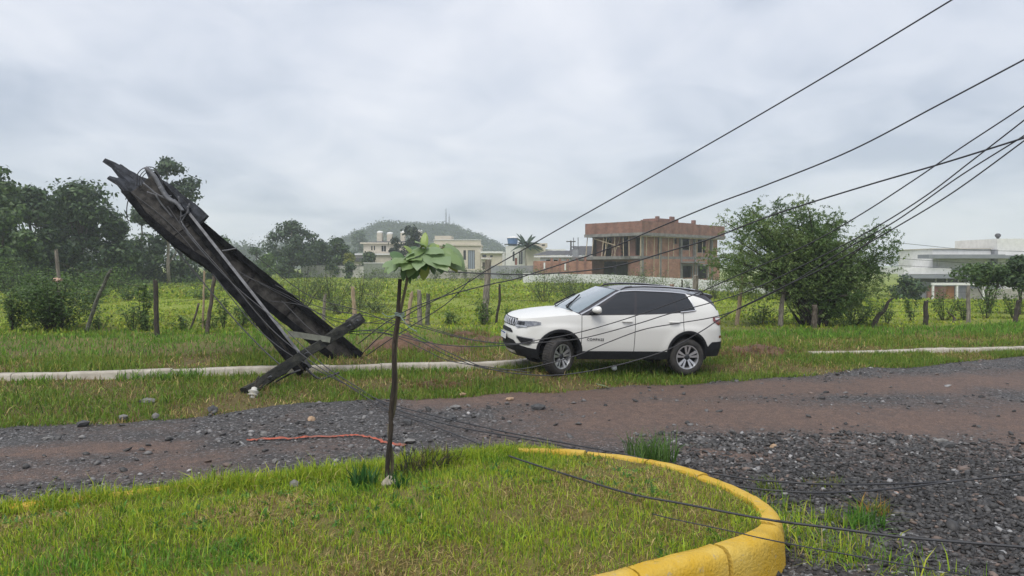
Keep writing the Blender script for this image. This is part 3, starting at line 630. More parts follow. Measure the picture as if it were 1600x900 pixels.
# long perimeter walls
def perimeter(name, label, pts, th, mt, capm=None, base=-1.8, panel=None):
    """pts: (px, ytop, Y) along the wall top"""
    w = [P(*p) for p in pts]; r = empty(name, (w[0].x, w[0].y, 0), label=label, cat='wall'); o0 = Vector((w[0].x, w[0].y, 0)); k = 0
    for a, b in zip(w, w[1:]):
        d = (b - a).to_2d(); ln_ = d.length; ang = math.atan2(d.y, d.x); n = 1 if not panel else max(1, round(ln_ / panel))
        for i in range(n):
            t0, t1 = i / n, (i + 1) / n; M = Matrix.Translation(Vector((a.x, a.y, 0)) - o0) @ Matrix.Rotation(ang, 4, 'Z'); zt = a.z + (b.z - a.z) * (t0 + t1) / 2
            MB().box((ln_ * t0 + .004, 0, base), (ln_ * t1 - .004, th, zt), M).obj('wall_panel' if panel else 'wall_body', mt, r)
            if capm: MB().box((ln_ * t0, -.05, zt + .002), (ln_ * t1, th + .05, zt + .12), M).obj('coping', capm, r)
    return r
STAINW = mat('stained_white_wall', (.48, .47, .44), .9, (.22, .22, .21), .9, stretch=(1.5, 1, .35), lo=.45, hi=.75)
BLOCKW = mat('pale_block_wall', (.36, .34, .30), .9, (.27, .26, .23), .8)
perimeter('garden_wall', 'stained white garden wall under the round dark trees', [(470, 414, 125), (578, 416, 125)], .2, STAINW, ROOFT, panel=2.6)
perimeter('garden_wall', 'grey-green garden wall with white coping below the house with three chimneys', [(568, 410, 118), (626, 413, 118)], .2, mat('grey_green_wall', (.22, .24, .20), .9, (.17, .19, .16), 1), WHITEP)
perimeter('garden_wall', 'low beige block wall behind the leafy sapling', [(626, 420, 116), (768, 423, 112)], .2, BLOCKW, panel=3.2)
perimeter('garden_wall', 'dark grey block wall right of the tallest fence post', [(767, 414, 110), (835, 416, 110)], .25, GREYR, panel=None)
# white sheet metal hoarding in front of the unfinished house
def hoarding():
    pts = [(817, 427, 88), (950, 429, 84), (1180, 441, 76), (1250, 447, 72)]; w = [P(*p) for p in pts]
    r = empty('site_hoarding', (w[0].x, w[0].y, 0), label='low white sheet hoarding along the foot of the unfinished brick house', cat='fence'); o0 = Vector((w[0].x, w[0].y, 0))
    me = {}; HM = mat('white_sheet_metal', (.62, .63, .62), .55, (.50, .51, .51), 1.5)
    for a, b in zip(w, w[1:]):
        d = (b - a).to_2d(); ln_ = d.length; ang = math.atan2(d.y, d.x); n = max(1, round(ln_ / 1.1))
        for i in range(n):
            t = i / n; p = a.lerp(b, t) - o0; zt = a.z + (b.z - a.z) * (i + .5) / n; wd = ln_ / n - .015; q = []
            M = Matrix.Translation((p.x, p.y, 0)) @ Matrix.Rotation(ang, 4, 'Z'); rows = [[], []]
            for j in range(9):
                xx = wd * j / 8; yy = .025 * (j % 2); rows[0].append(M @ Vector((xx, yy, -2.2))); rows[1].append(M @ Vector((xx, yy, zt + random.uniform(-.03, .03) * 0)))
            MB().grid(rows).obj('hoarding_sheet', HM, r)
hoarding()
# low brick wing and wall left of the unfinished house, with pale roofs
def low_brick():
    a = P(835, 408, 104); r = empty('low_brick_house', (a.x, a.y, 0), label='low unplastered brick building left of the unfinished house', cat='house'); w = P(925, 408, 104).x - a.x; zt = pz_at(408, 104)
    wall_open(MB(), 0, w, -1.8, zt, 0, .2, []).obj('wall', BRICK, r); MB().box((0, .2, -1.8), (.2, 6, zt)).obj('wall', BRICK, r)
    for i in (0.28, .42, .56, .72, .86): MB().box((w * i, -.05, -1.8), (w * i + .35, .25, zt + random.uniform(.1, .7))).obj('brick_pier', BRICKD, r)
    for i in (.16, .52): MB().box((w * i, -.10, zt - 1.3), (w * i + .22, -.055, zt - .2)).obj('pale_batten', WHITEP, r)
    zb = pz_at(402, 108)
    r2 = empty('pale_house', (a.x + 1, a.y + 5, 0), label='low pale house with a dark ribbed sheet roof beyond the low brick building', cat='house')
    m_ = MB(); wall_open(m_, 0, 8.2, -1.8, zb, 0, .2, [(.9, 1.6, zb - 1.0, zb - .35), (2.0, 2.6, zb - 1.0, zb - .35)]); m_.obj('wall', WHITEP, r2)
    MB().box((.9, .12, zb - 1), (2.6, .16, zb - .35)).obj('window', DGLASS, r2)
    MB().box((-.9, -.5, zb), (7.6, 1.0, zb + .22)).obj('eaves', WHITEP, r2)
    z1 = pz_at(392, 116); rows = []
    m_ = MB(); 
    for j in range(25):
        t = j / 24; x = -1.2 + 14.5 * t; zz = .05 * (j % 2); rows.append([(x, .3, zb + .3 + zz), (x + (2.5 if t < .5 else -1), 6.5, z1 + zz + (.7 if .3 < t else 0))])
    m_.grid(rows).obj('sheet_roof', ROOFT, r2)
low_brick()
# far utility pole between the pale house and the unfinished house
def util_pole(px, yt, yb, Yd, label):
    a = P(px, yb, Yd); t = P(px, yt, Yd); r = empty('utility_pole', a, label=label, cat='utility pole'); hh = t.z - a.z
    MB().tube([(0, 0, 0), (0, 0, hh)], [.16, .11], 8).obj('pole', DARKWOOD, r); MB().box((-.75, -.08, hh - .22), (.75, .08, hh - .08)).obj('crossarm', DARKWOOD, r)
    for x in (-.62, 0, .62): MB().lathe([(.0, .0), (.05, .0), (.03, .09), (.05, .12), (.0, .16)], 8, M=Matrix.Translation((x, 0, hh - .08)) @ Matrix.Rotation(math.pi / 2, 4, 'X')).obj('insulator', PORC, r)
util_pole(892, 376, 412, 118, 'far thin utility pole with a crossarm above the pale house roof')

def chim_house():
    Yd = 150; a = P(568, 390, Yd); s = Yd / F
    r = empty('chimney_house', (a.x, a.y, 0), label='white upper storey house with three tall round-capped chimneys left of the sapling', cat='house')
    X_ = lambda px: (px - 568) * s; Z_ = lambda py: H + (415 - py) * s
    m_ = MB(); wall_open(m_, 0, X_(640), -2, Z_(381), 0, .3, [(X_(596), X_(603), Z_(393), Z_(384)), (X_(580), X_(582), Z_(391), Z_(384)), (X_(584), X_(586), Z_(391), Z_(384))]); m_.box((0, .3, -2), (.3, 9, Z_(381))); m_.obj('wall', CREAM, r)
    w_ = MB().box((X_(596), .12, Z_(393)), (X_(603), .16, Z_(384))).obj('window', DGLASS, r); MB().box((X_(599.2), .06, Z_(393)), (X_(599.8), .118, Z_(384))).obj('mullion', WHITEP, w_)
    MB().box((X_(580), .12, Z_(391)), (X_(586), .16, Z_(384))).obj('window', DGLASS, r)
    MB().box((-.6, -.6, Z_(381)), (X_(646), 9.6, Z_(379))).obj('cornice', CREAM, r)
    z0, z1 = Z_(379) + .02, Z_(375.5); m_ = MB(); m_.add([(-.5, -.5, z0), (X_(644), -.5, z0), (X_(644), 9.5, z0), (-.5, 9.5, z0), (3, 4.5, z1), (X_(630), 4.5, z1)], [(0, 1, 5, 4), (1, 2, 5), (2, 3, 4, 5), (3, 0, 4), (3, 2, 1, 0)]); m_.obj('hipped_roof', ROOFT, r)
    for px, pt, wd in ((588, 360, 4), (604, 362, 4), (625, 360, 3.4), (650, 358, 5)):
        x = X_(px); hw = wd * s; c = MB().box((x - hw, 3.5, z0 - .2), (x + hw, 5.2, Z_(pt + 3))).obj('chimney', CREAM, r); MB().lathe([(.0, 0), (hw * 1.25, 0), (hw * 1.3, .25), (hw * .9, .42), (0, .5)], 14, M=Matrix.Translation((x, 4.35, Z_(pt + 3) + .002)) @ Matrix.Rotation(math.pi / 2, 4, 'X')).obj('chimney_cap', WHITEP, c)
    # lower roofs in front
    MB().box((X_(556), -4, -2), (X_(630), -.62, Z_(399))).obj('lower_wing', CREAM, r); MB().box((X_(553), -4.4, Z_(399) + .002), (X_(632), -.63, Z_(396.5))).obj('wing_cornice', WHITEP, r)
    MB().box((X_(540), -6, -2), (X_(590), -4.42, Z_(409))).obj('porch_wing', CREAM, r); MB().box((X_(538), -6.4, Z_(409) + .002), (X_(592), -4.43, Z_(403))).obj('porch_roof', ROOFT, r)
chim_house()
def beige_house():
    Yd = 132; s = Yd / F; a = P(678, 400, Yd)
    r = empty('beige_house', (a.x, a.y, 0), label='beige two storey house with a tall glazed stair window right of the sapling leaves', cat='house')
    X_ = lambda px: (px - 678) * s; Z_ = lambda py: H + (415 - py) * s
    m_ = MB(); wall_open(m_, 0, X_(751), -2, Z_(384), 0, .3, [(X_(707), X_(712), Z_(396), Z_(390)), (X_(724), X_(728), Z_(406), Z_(391)), (X_(731), X_(742), Z_(420), Z_(391))]); m_.box((X_(751) - .3, .3, -2), (X_(751), 10, Z_(384))); m_.obj('wall', CREAM, r)
    for q in ((707, 712, 396, 390), (724, 728, 406, 391)): MB().box((X_(q[0]), .14, Z_(q[2])), (X_(q[1]), .18, Z_(q[3]))).obj('window', DGLASS, r)
    w_ = MB().box((X_(731), .14, Z_(420)), (X_(742), .18, Z_(391))).obj('stair_window', mat('pale_window_glass', (.25, .29, .34), .12), r)
    for px in (731.4, 734.5, 738, 741.4): MB().box((X_(px) - .04, .06, Z_(420)), (X_(px) + .04, .138, Z_(391))).obj('mullion', ROOFT, w_)
    MB().box((-.2, -.25, Z_(384) + .002), (X_(752), 10, Z_(381.5))).obj('cornice', CREAM, r); MB().box((0, -.1, Z_(381.5) + .002), (X_(751.5), .3, Z_(375.5))).obj('parapet', CREAM, r); MB().box((-.1, -.2, Z_(375.5) + .002), (X_(752), .4, Z_(374.5))).obj('coping', WHITEP, r)
    MB().box((0, 1.5, Z_(384)), (X_(704), 7, Z_(368))).obj('tank_tower', CREAM, r)
    for q in ((742.5, 749),): pass
    # low garage wing on the right
    m_ = MB(); wall_open(m_, X_(752), X_(785), -2, Z_(396), -1, -.7, [(X_(754), X_(760), Z_(402), Z_(398)), (X_(766), X_(770), Z_(402), Z_(399)), (X_(754), X_(764), Z_(421), Z_(410))]); m_.obj('wing_wall', CREAM, r)
    MB().box((X_(754), -.85, Z_(402)), (X_(770), -.8, Z_(398))).obj('window', DGLASS, r); MB().box((X_(754), -.85, Z_(421)), (X_(764), -.8, Z_(410))).obj('garage_shade_panel', INNER, r)  # dark panel closes the garage mouth, standing in for the shade inside
    MB().box((X_(751.3), -1.5, Z_(396) + .002), (X_(786), 6, Z_(393))).obj('wing_roof', WHITEP, r); MB().box((X_(752), -1.4, Z_(405)), (X_(768), -1.003, Z_(404))).obj('ledge', WHITEP, r)
beige_house()
def modern_house():
    Yd = 150; s = Yd / F; a = P(783, 400, Yd)
    r = empty('modern_house', (a.x, a.y, 0), label='pale flat-sided house with a narrow red door below the palm top', cat='house')
    X_ = lambda px: (px - 783) * s; Z_ = lambda py: H + (415 - py) * s
    m_ = MB(); wall_open(m_, X_(790), X_(820), -2, Z_(384), 0, .3, [(X_(801), X_(804), Z_(408), Z_(393)), (X_(804.5), X_(808), Z_(414), Z_(403)), (X_(811), X_(816.5), Z_(413), Z_(393))]); m_.obj('wall', WHITEP, r)
    MB().box((X_(801), .14, Z_(408)), (X_(804), .18, Z_(393))).obj('window', DGLASS, r); MB().box((X_(804.5), .1, Z_(414)), (X_(808), .16, Z_(403))).obj('door', mat('red_brown_door', (.22, .06, .035), .6), r)
    w_ = MB().box((X_(811), .14, Z_(413)), (X_(816.5), .18, Z_(393))).obj('window', DGLASS, r); MB().box((X_(813.4), .06, Z_(413)), (X_(814), .138, Z_(393))).obj('mullion', WHITEP, w_)
    m_ = MB(); z0 = Z_(384) + .002; zc = Z_(381)
    rows = [[(X_(788) + (X_(822) - X_(788)) * k / 12, y, z0 + (zc - z0) * math.sin(math.pi * min(1, (k / 12) * .6 + .4))) for k in range(13)] for y in (-.3, 8)]
    m_.grid(rows).obj('curved_roof', ROOFT, r)
    MB().box((X_(821), -1.2, -2), (X_(852), 9, Z_(386))).obj('right_block', CREAM, r); MB().box((X_(831), 2, Z_(386) + .002), (X_(856), 8, Z_(379.5))).obj('roof_parapet', CREAM, r)
    MB().box((X_(847), 1.93, Z_(387.5) + .5), (X_(852), 1.99, Z_(386) + .6)).obj('vent', DGLASS, r)
    MB().box((X_(853), 3, -2), (X_(885), 9, Z_(389))).obj('far_block', WHITEP, r); MB().box((X_(770), 3, -2), (X_(789), 9, Z_(393))).obj('left_block', WHITEP, r)
    t = empty('water_tank', (a.x + X_(801), a.y + 4, Z_(383.4)), label='blue plastic water tank with pale lid on the pale flat-sided house', cat='water tank')
    MB().lathe([(0, 0), (.9, 0), (1.15, 1.5), (1.2, 1.6), (0, 1.6)], 16, M=Matrix.Rotation(math.pi / 2, 4, 'X')).obj('tank', mat('blue_plastic', (.12, .22, .40), .5), t)
    MB().lathe([(0, 0), (1.25, 0), (1.2, .15), (.4, .35), (0, .37)], 16, M=Matrix.Translation((0, 0, 1.605)) @ Matrix.Rotation(math.pi / 2, 4, 'X')).obj('lid', WHITEP, t)
modern_house()
def right_house():
    Yd = 84; s = Yd / F; a = P(1405, 430, Yd)
    r = empty('white_house', (a.x, a.y, 0), label='large white modern house with grey flat eaves at the right edge', cat='house')
    X_ = lambda px: (px - 1405) * s; Z_ = lambda py: H + (415 - py) * s; base = -2.2
    o = lambda b, e_, nm, mt: MB().box(b, e_).obj(nm, mt, r)
    FASC = mat('grey_fascia', (.19, .205, .225), .7, (.23, .245, .265), 1)
    o((X_(1557), 0, base), (X_(1650), 8, Z_(373)), 'tower_block', WHITEP); o((X_(1554), -1.2, Z_(404)), (X_(1650), -.002, Z_(399)), 'tower_eaves', FASC)
    m_ = MB(); wall_open(m_, X_(1461), X_(1552), Z_(434), Z_(389), .5, .8, []); m_.box((X_(1461), .8, Z_(434)), (X_(1552), 8, Z_(389))); m_.obj('upper_storey', WHITEP, r)
    o((X_(1468), .38, Z_(431)), (X_(1470.5), .497, Z_(404)), 'pilaster', WHITEP); o((X_(1552.2), -.2, base), (X_(1556.8), 6, Z_(390)), 'stair_recess', GREYR)
    o((X_(1459), .3, Z_(389) + .002), (X_(1554), 8.2, Z_(388)), 'coping', CREAM)
    o((X_(1437), -1.8, Z_(404)), (X_(1553.8), .496, Z_(398)), 'grey_eaves', FASC)
    o((X_(1405), -1.0, Z_(428)), (X_(1478), 5, Z_(418.5)), 'lower_parapet', WHITEP); o((X_(1402), -1.9, Z_(434.5)), (X_(1520), -1.003, Z_(428.5)), 'lower_eaves', FASC)
    m_ = MB(); wall_open(m_, X_(1424), X_(1556), base, Z_(434.6), -.9, -.6, [(X_(1430), X_(1520), Z_(440.5), Z_(435)), (X_(1470), X_(1485), base, Z_(446.5))]); m_.obj('ground_wall', GREYR, r)
    w_ = o((X_(1430), -.75, Z_(440.5)), (X_(1520), -.7, Z_(435)), 'strip_window', DGLASS)
    for px in (1455, 1472, 1490, 1506): MB().box((X_(px), -.85, Z_(440.5)), (X_(px) + .12, -.752, Z_(435))).obj('mullion', WHITEP, w_)
    d_ = o((X_(1470), -.8, base), (X_(1485), -.72, Z_(446.5)), 'door', mat('varnished_door', (.34, .15, .06), .5, (.42, .20, .09), 2, stretch=(4, 1, .4)))
    o((X_(1432), -3.2, Z_(444.5)), (X_(1512), -2.9, Z_(441)), 'pergola_beam', WHITEP)
    for px in (1433, 1469, 1509): o((X_(px), -3.15, base), (X_(px) + .18, -2.95, Z_(444.5) - .002), 'pergola_post', WHITEP)
    o((X_(1441), -1.15, base), (X_(1469), -.903, Z_(447)), 'dark_brick_panel', BRICKD); o((X_(1490), -2.5, base), (X_(1600), -2.3, Z_(450)), 'garden_wall_panel', BLOCKW)
    t = empty('roof_ventilator', (a.x + X_(1585), a.y + 3, Z_(373)), label='dark round ventilator on the roof of the white house', cat='ventilator')
    MB().tube([(0, 0, 0), (0, 0, .22)], .14, 10).obj('neck', ROOFT, t); MB().lathe([(0, 0), (.16, 0), (.30, .18), (.32, .34), (.20, .50), (0, .54)], 14, M=Matrix.Translation((0, 0, .2)) @ Matrix.Rotation(math.pi / 2, 4, 'X')).obj('cowl', ROOFT, t)
right_house()
# ------------------------------------------------------------------ trees, shrubs and weeds
def branchy(m_, base, top, r0, spread, n, r=None):
    r = r or random; pts = [base]; k = 5
    for i in range(1, k + 1): pts.append(base.lerp(top, i / k) + Vector((r.uniform(-1, 1), r.uniform(-1, 1), 0)) * spread * .10)
    m_.tube(pts, [r0 * (1 - .75 * i / k) for i in range(k + 1)], 7)
    return pts
def make_tree(name, base, height, width, clumps, nleaf, size, cols, label, group, trunk_mat=BARK, r0=.2, crown_from=.25, flat=.35, clump_r=.22, depth=None, fill=.45, seed=0, shape=1.0, cat='tree', lean=0, foliage='crown', weights=None):
    rr = random.Random(seed); root = empty(name, base, label=label, cat=cat, group=group); depth = depth or width
    top = Vector((lean * width, 0, height * .82)); m_ = MB(); spine = branchy(m_, Vector((0, 0, -.2)), top, r0, width * .25, 0, rr)
    cen = []; rad = []
    for i in range(clumps):
        t = rr.random(); z = crown_from + (1 - crown_from) * t; env = math.sin(math.pi * min(.97, max(.12, t * .8 + .18))) ** shape
        a = rr.uniform(0, 6.28); q = math.sqrt(rr.random()) * .5 * env; c = Vector((q * width * math.cos(a) + lean * width * t, q * depth * math.sin(a), z * height)); rd = clump_r * width * rr.uniform(.55, 1.15)
        c.z = min(c.z, height - rd * .55); cen.append(c); rad.append((rd, rd * min(1, depth / width * 1.2), rd * .72))
        if i % 2 == 0:
            s = spine[min(len(spine) - 1, 1 + int(rr.random() * 4))]
            if c.z > s.z - .2: m_.tube([s, s.lerp(c, .5) + Vector((0, 0, -.05 * height)), c], [r0 * .38, r0 * .25, r0 * .08], 5)
    m_.obj('trunk', trunk_mat, root, True); cen = np.array([c[:] for c in cen]); rad = np.array(rad)
    tone = RNG.uniform(.72, 1.28, len(cen)); n = nleaf; V, Fq, _ = leaf_cloud(n, cen, rad, size, np.ones((n, 3)), flat, fill)
    c = np.repeat(pick(n, cols), 4, 0) * np.repeat(np.repeat(RNG.uniform(.8, 1.2, (n // 40 + 1, 1)), 40, 0)[:n], 4, 0)
    link(foliage, np_mesh(foliage, V, Fq, LEAF, c), root); return root
DK = [((.046, .084, .036), 4), ((.066, .112, .044), 4), ((.092, .142, .052), 2.5), ((.032, .056, .028), 2)]
MID = [((.075, .130, .040), 4), ((.105, .165, .048), 3), ((.055, .098, .034), 3)]
BLU = [((.062, .098, .054), 4), ((.082, .122, .064), 3), ((.045, .072, .044), 3)]
def tree_px(px, yt, yb, wpx, Yd, **k):
    b = P(px, yb, Yd); zb = gz(b.x, b.y); t = P(px, yt, Yd); return make_tree(k.pop('name', 'tree'), Vector((b.x, b.y, zb)), t.z - zb, wpx * Yd / F, **k)
LW = 'trees of the dark wood on the left'
tree_px(-14, 246, 425, 105, 60, clumps=26, nleaf=5200, size=.22, cols=MID, label='tall light-topped tree cut by the left edge of the picture', group=LW, seed=1, crown_from=.2, r0=.22, clump_r=.15)
tree_px(48, 296, 425, 110, 66, clumps=34, nleaf=6500, size=.24, cols=DK, label='dark tree of the left wood between the edge tree and the widest crown', group=LW, seed=2, crown_from=.05, clump_r=.2, r0=.25)
tree_px(128, 288, 425, 135, 70, clumps=44, nleaf=8500, size=.24, cols=DK, label='widest spreading dark tree of the left wood with a rounded top', group=LW, seed=3, crown_from=.05, clump_r=.17, r0=.28, shape=.8)
tree_px(180, 345, 425, 62, 72, clumps=24, nleaf=4200, size=.22, cols=DK, label='lower dark tree at the right end of the left wood', group=LW, seed=4, crown_from=.03, clump_r=.22)
tree_px(90, 318, 425, 110, 78, clumps=24, nleaf=4500, size=.26, cols=DK, label='dark tree filling the gap behind the left wood', group=LW, seed=5, crown_from=.02, clump_r=.24)
tree_px(5, 330, 428, 95, 56, clumps=24, nleaf=4500, size=.2, cols=MID, label='lower leafy tree under the edge tree at far left', group=LW, seed=6, crown_from=.02, clump_r=.22)
PW = 'trees behind the broken pole'
tree_px(264, 248, 415, 84, 78, clumps=26, nleaf=3000, size=.24, cols=BLU, label='tall open-crowned eucalyptus rising behind the broken pole top', group=PW, seed=7, crown_from=.42, clump_r=.17, r0=.2, trunk_mat=PALEBARK, shape=.6, fill=.3)
tree_px(222, 325, 415, 60, 84, clumps=26, nleaf=4000, size=.24, cols=DK, label='dark tree under the eucalyptus on its left', group=PW, seed=8, crown_from=.02, clump_r=.22)
tree_px(285, 345, 415, 90, 88, clumps=28, nleaf=5000, size=.26, cols=DK, label='dark low tree under the eucalyptus on its right', group=PW, seed=9, crown_from=.02, clump_r=.22)
tree_px(345, 372, 416, 70, 100, clumps=18, nleaf=2600, size=.28, cols=DK, label='low dark tree partly hidden by the leaning pole', group=PW, seed=10, crown_from=.0, clump_r=.24)
FT = 'far trees left of the houses'
tree_px(455, 347, 418, 78, 120, clumps=34, nleaf=5200, size=.27, cols=BLU, label='large grey-green spreading tree standing alone at the far side of the field', group=FT, seed=11, crown_from=.30, clump_r=.17, r0=.28, trunk_mat=PALEBARK, shape=.7)
tree_px(452, 385, 418, 48, 118, clumps=14, nleaf=2200, size=.28, cols=DK, label='dark undergrowth bush at the foot of the large far tree', group=FT, seed=12, crown_from=.0, clump_r=.26, cat='bush', name='bush', foliage='foliage')
tree_px(497, 377, 417, 42, 128, clumps=18, nleaf=2600, size=.28, cols=DK, label='round dark tree just right of the large far tree', group=FT, seed=13, crown_from=.18, clump_r=.24)
tree_px(528, 373, 417, 44, 126, clumps=18, nleaf=3000, size=.28, cols=DK, label='round dark tree over the stained garden wall', group=FT, seed=14, crown_from=.15, clump_r=.25)
tree_px(400, 388, 414, 50, 135, clumps=14, nleaf=2000, size=.3, cols=DK, label='low bushy tree left of the large far tree', group=FT, seed=15, crown_from=.0, clump_r=.26)
tree_px(562, 362, 400, 30, 330, clumps=16, nleaf=2000, size=.6, cols=BLU, label='hazy rounded tree at the left foot of the hill', group=FT, seed=16, crown_from=.05, clump_r=.26)
tree_px(418, 399, 420, 26, 112, clumps=10, nleaf=1500, size=.22, cols=[((.10, .17, .03), 1), ((.075, .13, .03), 1)], label='light green shrub at the left foot of the large far tree', group=FT, seed=17, crown_from=.0, clump_r=.3, cat='bush', name='bush', foliage='foliage')
tree_px(545, 396, 420, 16, 116, clumps=7, nleaf=1500, size=.14, cols=[((.22, .23, .03), 1), ((.17, .20, .03), 1)], label='small clipped yellow-green tree before the garden wall', group=FT, seed=18, crown_from=.55, clump_r=.36, flat=.6, fill=.7)
tree_px(546, 410, 424, 18, 114, clumps=8, nleaf=1100, size=.2, cols=DK, label='small dark bush below the clipped yellow-green tree', group=FT, seed=19, crown_from=.0, clump_r=.32, cat='bush', name='bush', foliage='foliage')
tree_px(642, 356, 400, 42, 143, clumps=18, nleaf=3200, size=.3, cols=[((.020, .035, .022), 3), ((.035, .055, .03), 2)], label='dark domed tree between the chimney house and the sapling top', group='garden trees by the far houses', seed=20, crown_from=.1, clump_r=.27)
tree_px(617, 372, 398, 26, 146, clumps=10, nleaf=1400, size=.3, cols=[((.020, .035, .022), 3), ((.035, .055, .03), 2)], label='small dark tree before the third chimney', group='garden trees by the far houses', seed=21, crown_from=.2, clump_r=.3)
tree_px(577, 395, 420, 26, 136, clumps=9, nleaf=1200, size=.26, cols=DK, label='dark garden bush left of the chimney house porch', group='garden trees by the far houses', seed=22, crown_from=.0, clump_r=.3, cat='bush', name='bush', foliage='foliage')
tree_px(1434, 394, 440, 14, 125, clumps=14, nleaf=1600, size=.24, cols=[((.020, .038, .024), 1)], label='dark pointed conifer left of the white house', group='dark trees by the white house', seed=23, crown_from=.0, clump_r=.3, shape=1.4)
tree_px(1450, 408, 440, 34, 126, clumps=14, nleaf=1800, size=.26, cols=[((.022, .040, .026), 1)], label='dark clipped hedge right of the pointed conifer', group='dark trees by the white house', seed=24, crown_from=.0, clump_r=.26, cat='hedge', name='hedge', foliage='foliage')
tree_px(1418, 430, 462, 46, 60, clumps=12, nleaf=2000, size=.18, cols=DK, label='dark bush at the left end of the white house', group='dark trees by the white house', seed=25, crown_from=.0, clump_r=.28, cat='bush', name='bush', foliage='foliage')
RT = 'thin roadside trees in front of the white house'
tree_px(1545, 413, 515, 92, 31, clumps=26, nleaf=3400, size=.085, cols=MID, label='thin stemmed tree with a flat pale green crown before the white house', group=RT, seed=26, crown_from=.66, clump_r=.15, r0=.075, shape=.5, fill=.3, lean=-.05)
tree_px(1592, 402, 512, 60, 30, clumps=24, nleaf=3800, size=.085, cols=DK, label='dark leafy tree at the right edge before the white house', group=RT, seed=27, crown_from=.45, clump_r=.2, r0=.08, fill=.3)
# palm
def palm():
    b = P(822, 415, 149); root = empty('palm_tree', (b.x, b.y, -1), label='dark feathery palm crown above the pale flat-sided house', cat='palm tree'); t = P(822, 383, 149).z + 1
    MB().tube([(0, 0, 0), (.1, 0, t * .5), (0, 0, t)], [.28, .22, .16], 8).obj('trunk', BARK, root)
    m_ = MB(); vs = []; fs = []
    for k in range(34):
        a = random.uniform(0, 6.28); el = random.uniform(.1, 1.25); ln_ = random.uniform(2.8, 4.0); prev = None
        for j in range(8):
            u = j / 7; r = ln_ * u; z = t + ln_ * (math.sin(el) * u - .55 * u * u * math.cos(el) ** .5); p = Vector((r * math.cos(a) * math.cos(el * .8), r * math.sin(a) * math.cos(el * .8), z)); w = .42 * math.sin(math.pi * min(1, u * .8 + .18)); q = Vector((-math.sin(a), math.cos(a), 0)) * w
            n = len(vs); vs += [p - q - Vector((0, 0, w * .8)), p, p + q - Vector((0, 0, w * .8))]
            if j: fs += [(n - 3, n - 2, n + 1, n), (n - 2, n - 1, n + 2, n + 1)]
    link('crown', np_mesh('crown', np.array([v[:] for v in vs]), np.array(fs), LEAF, np.tile((.030, .055, .030), (len(vs), 1))), root)
palm()
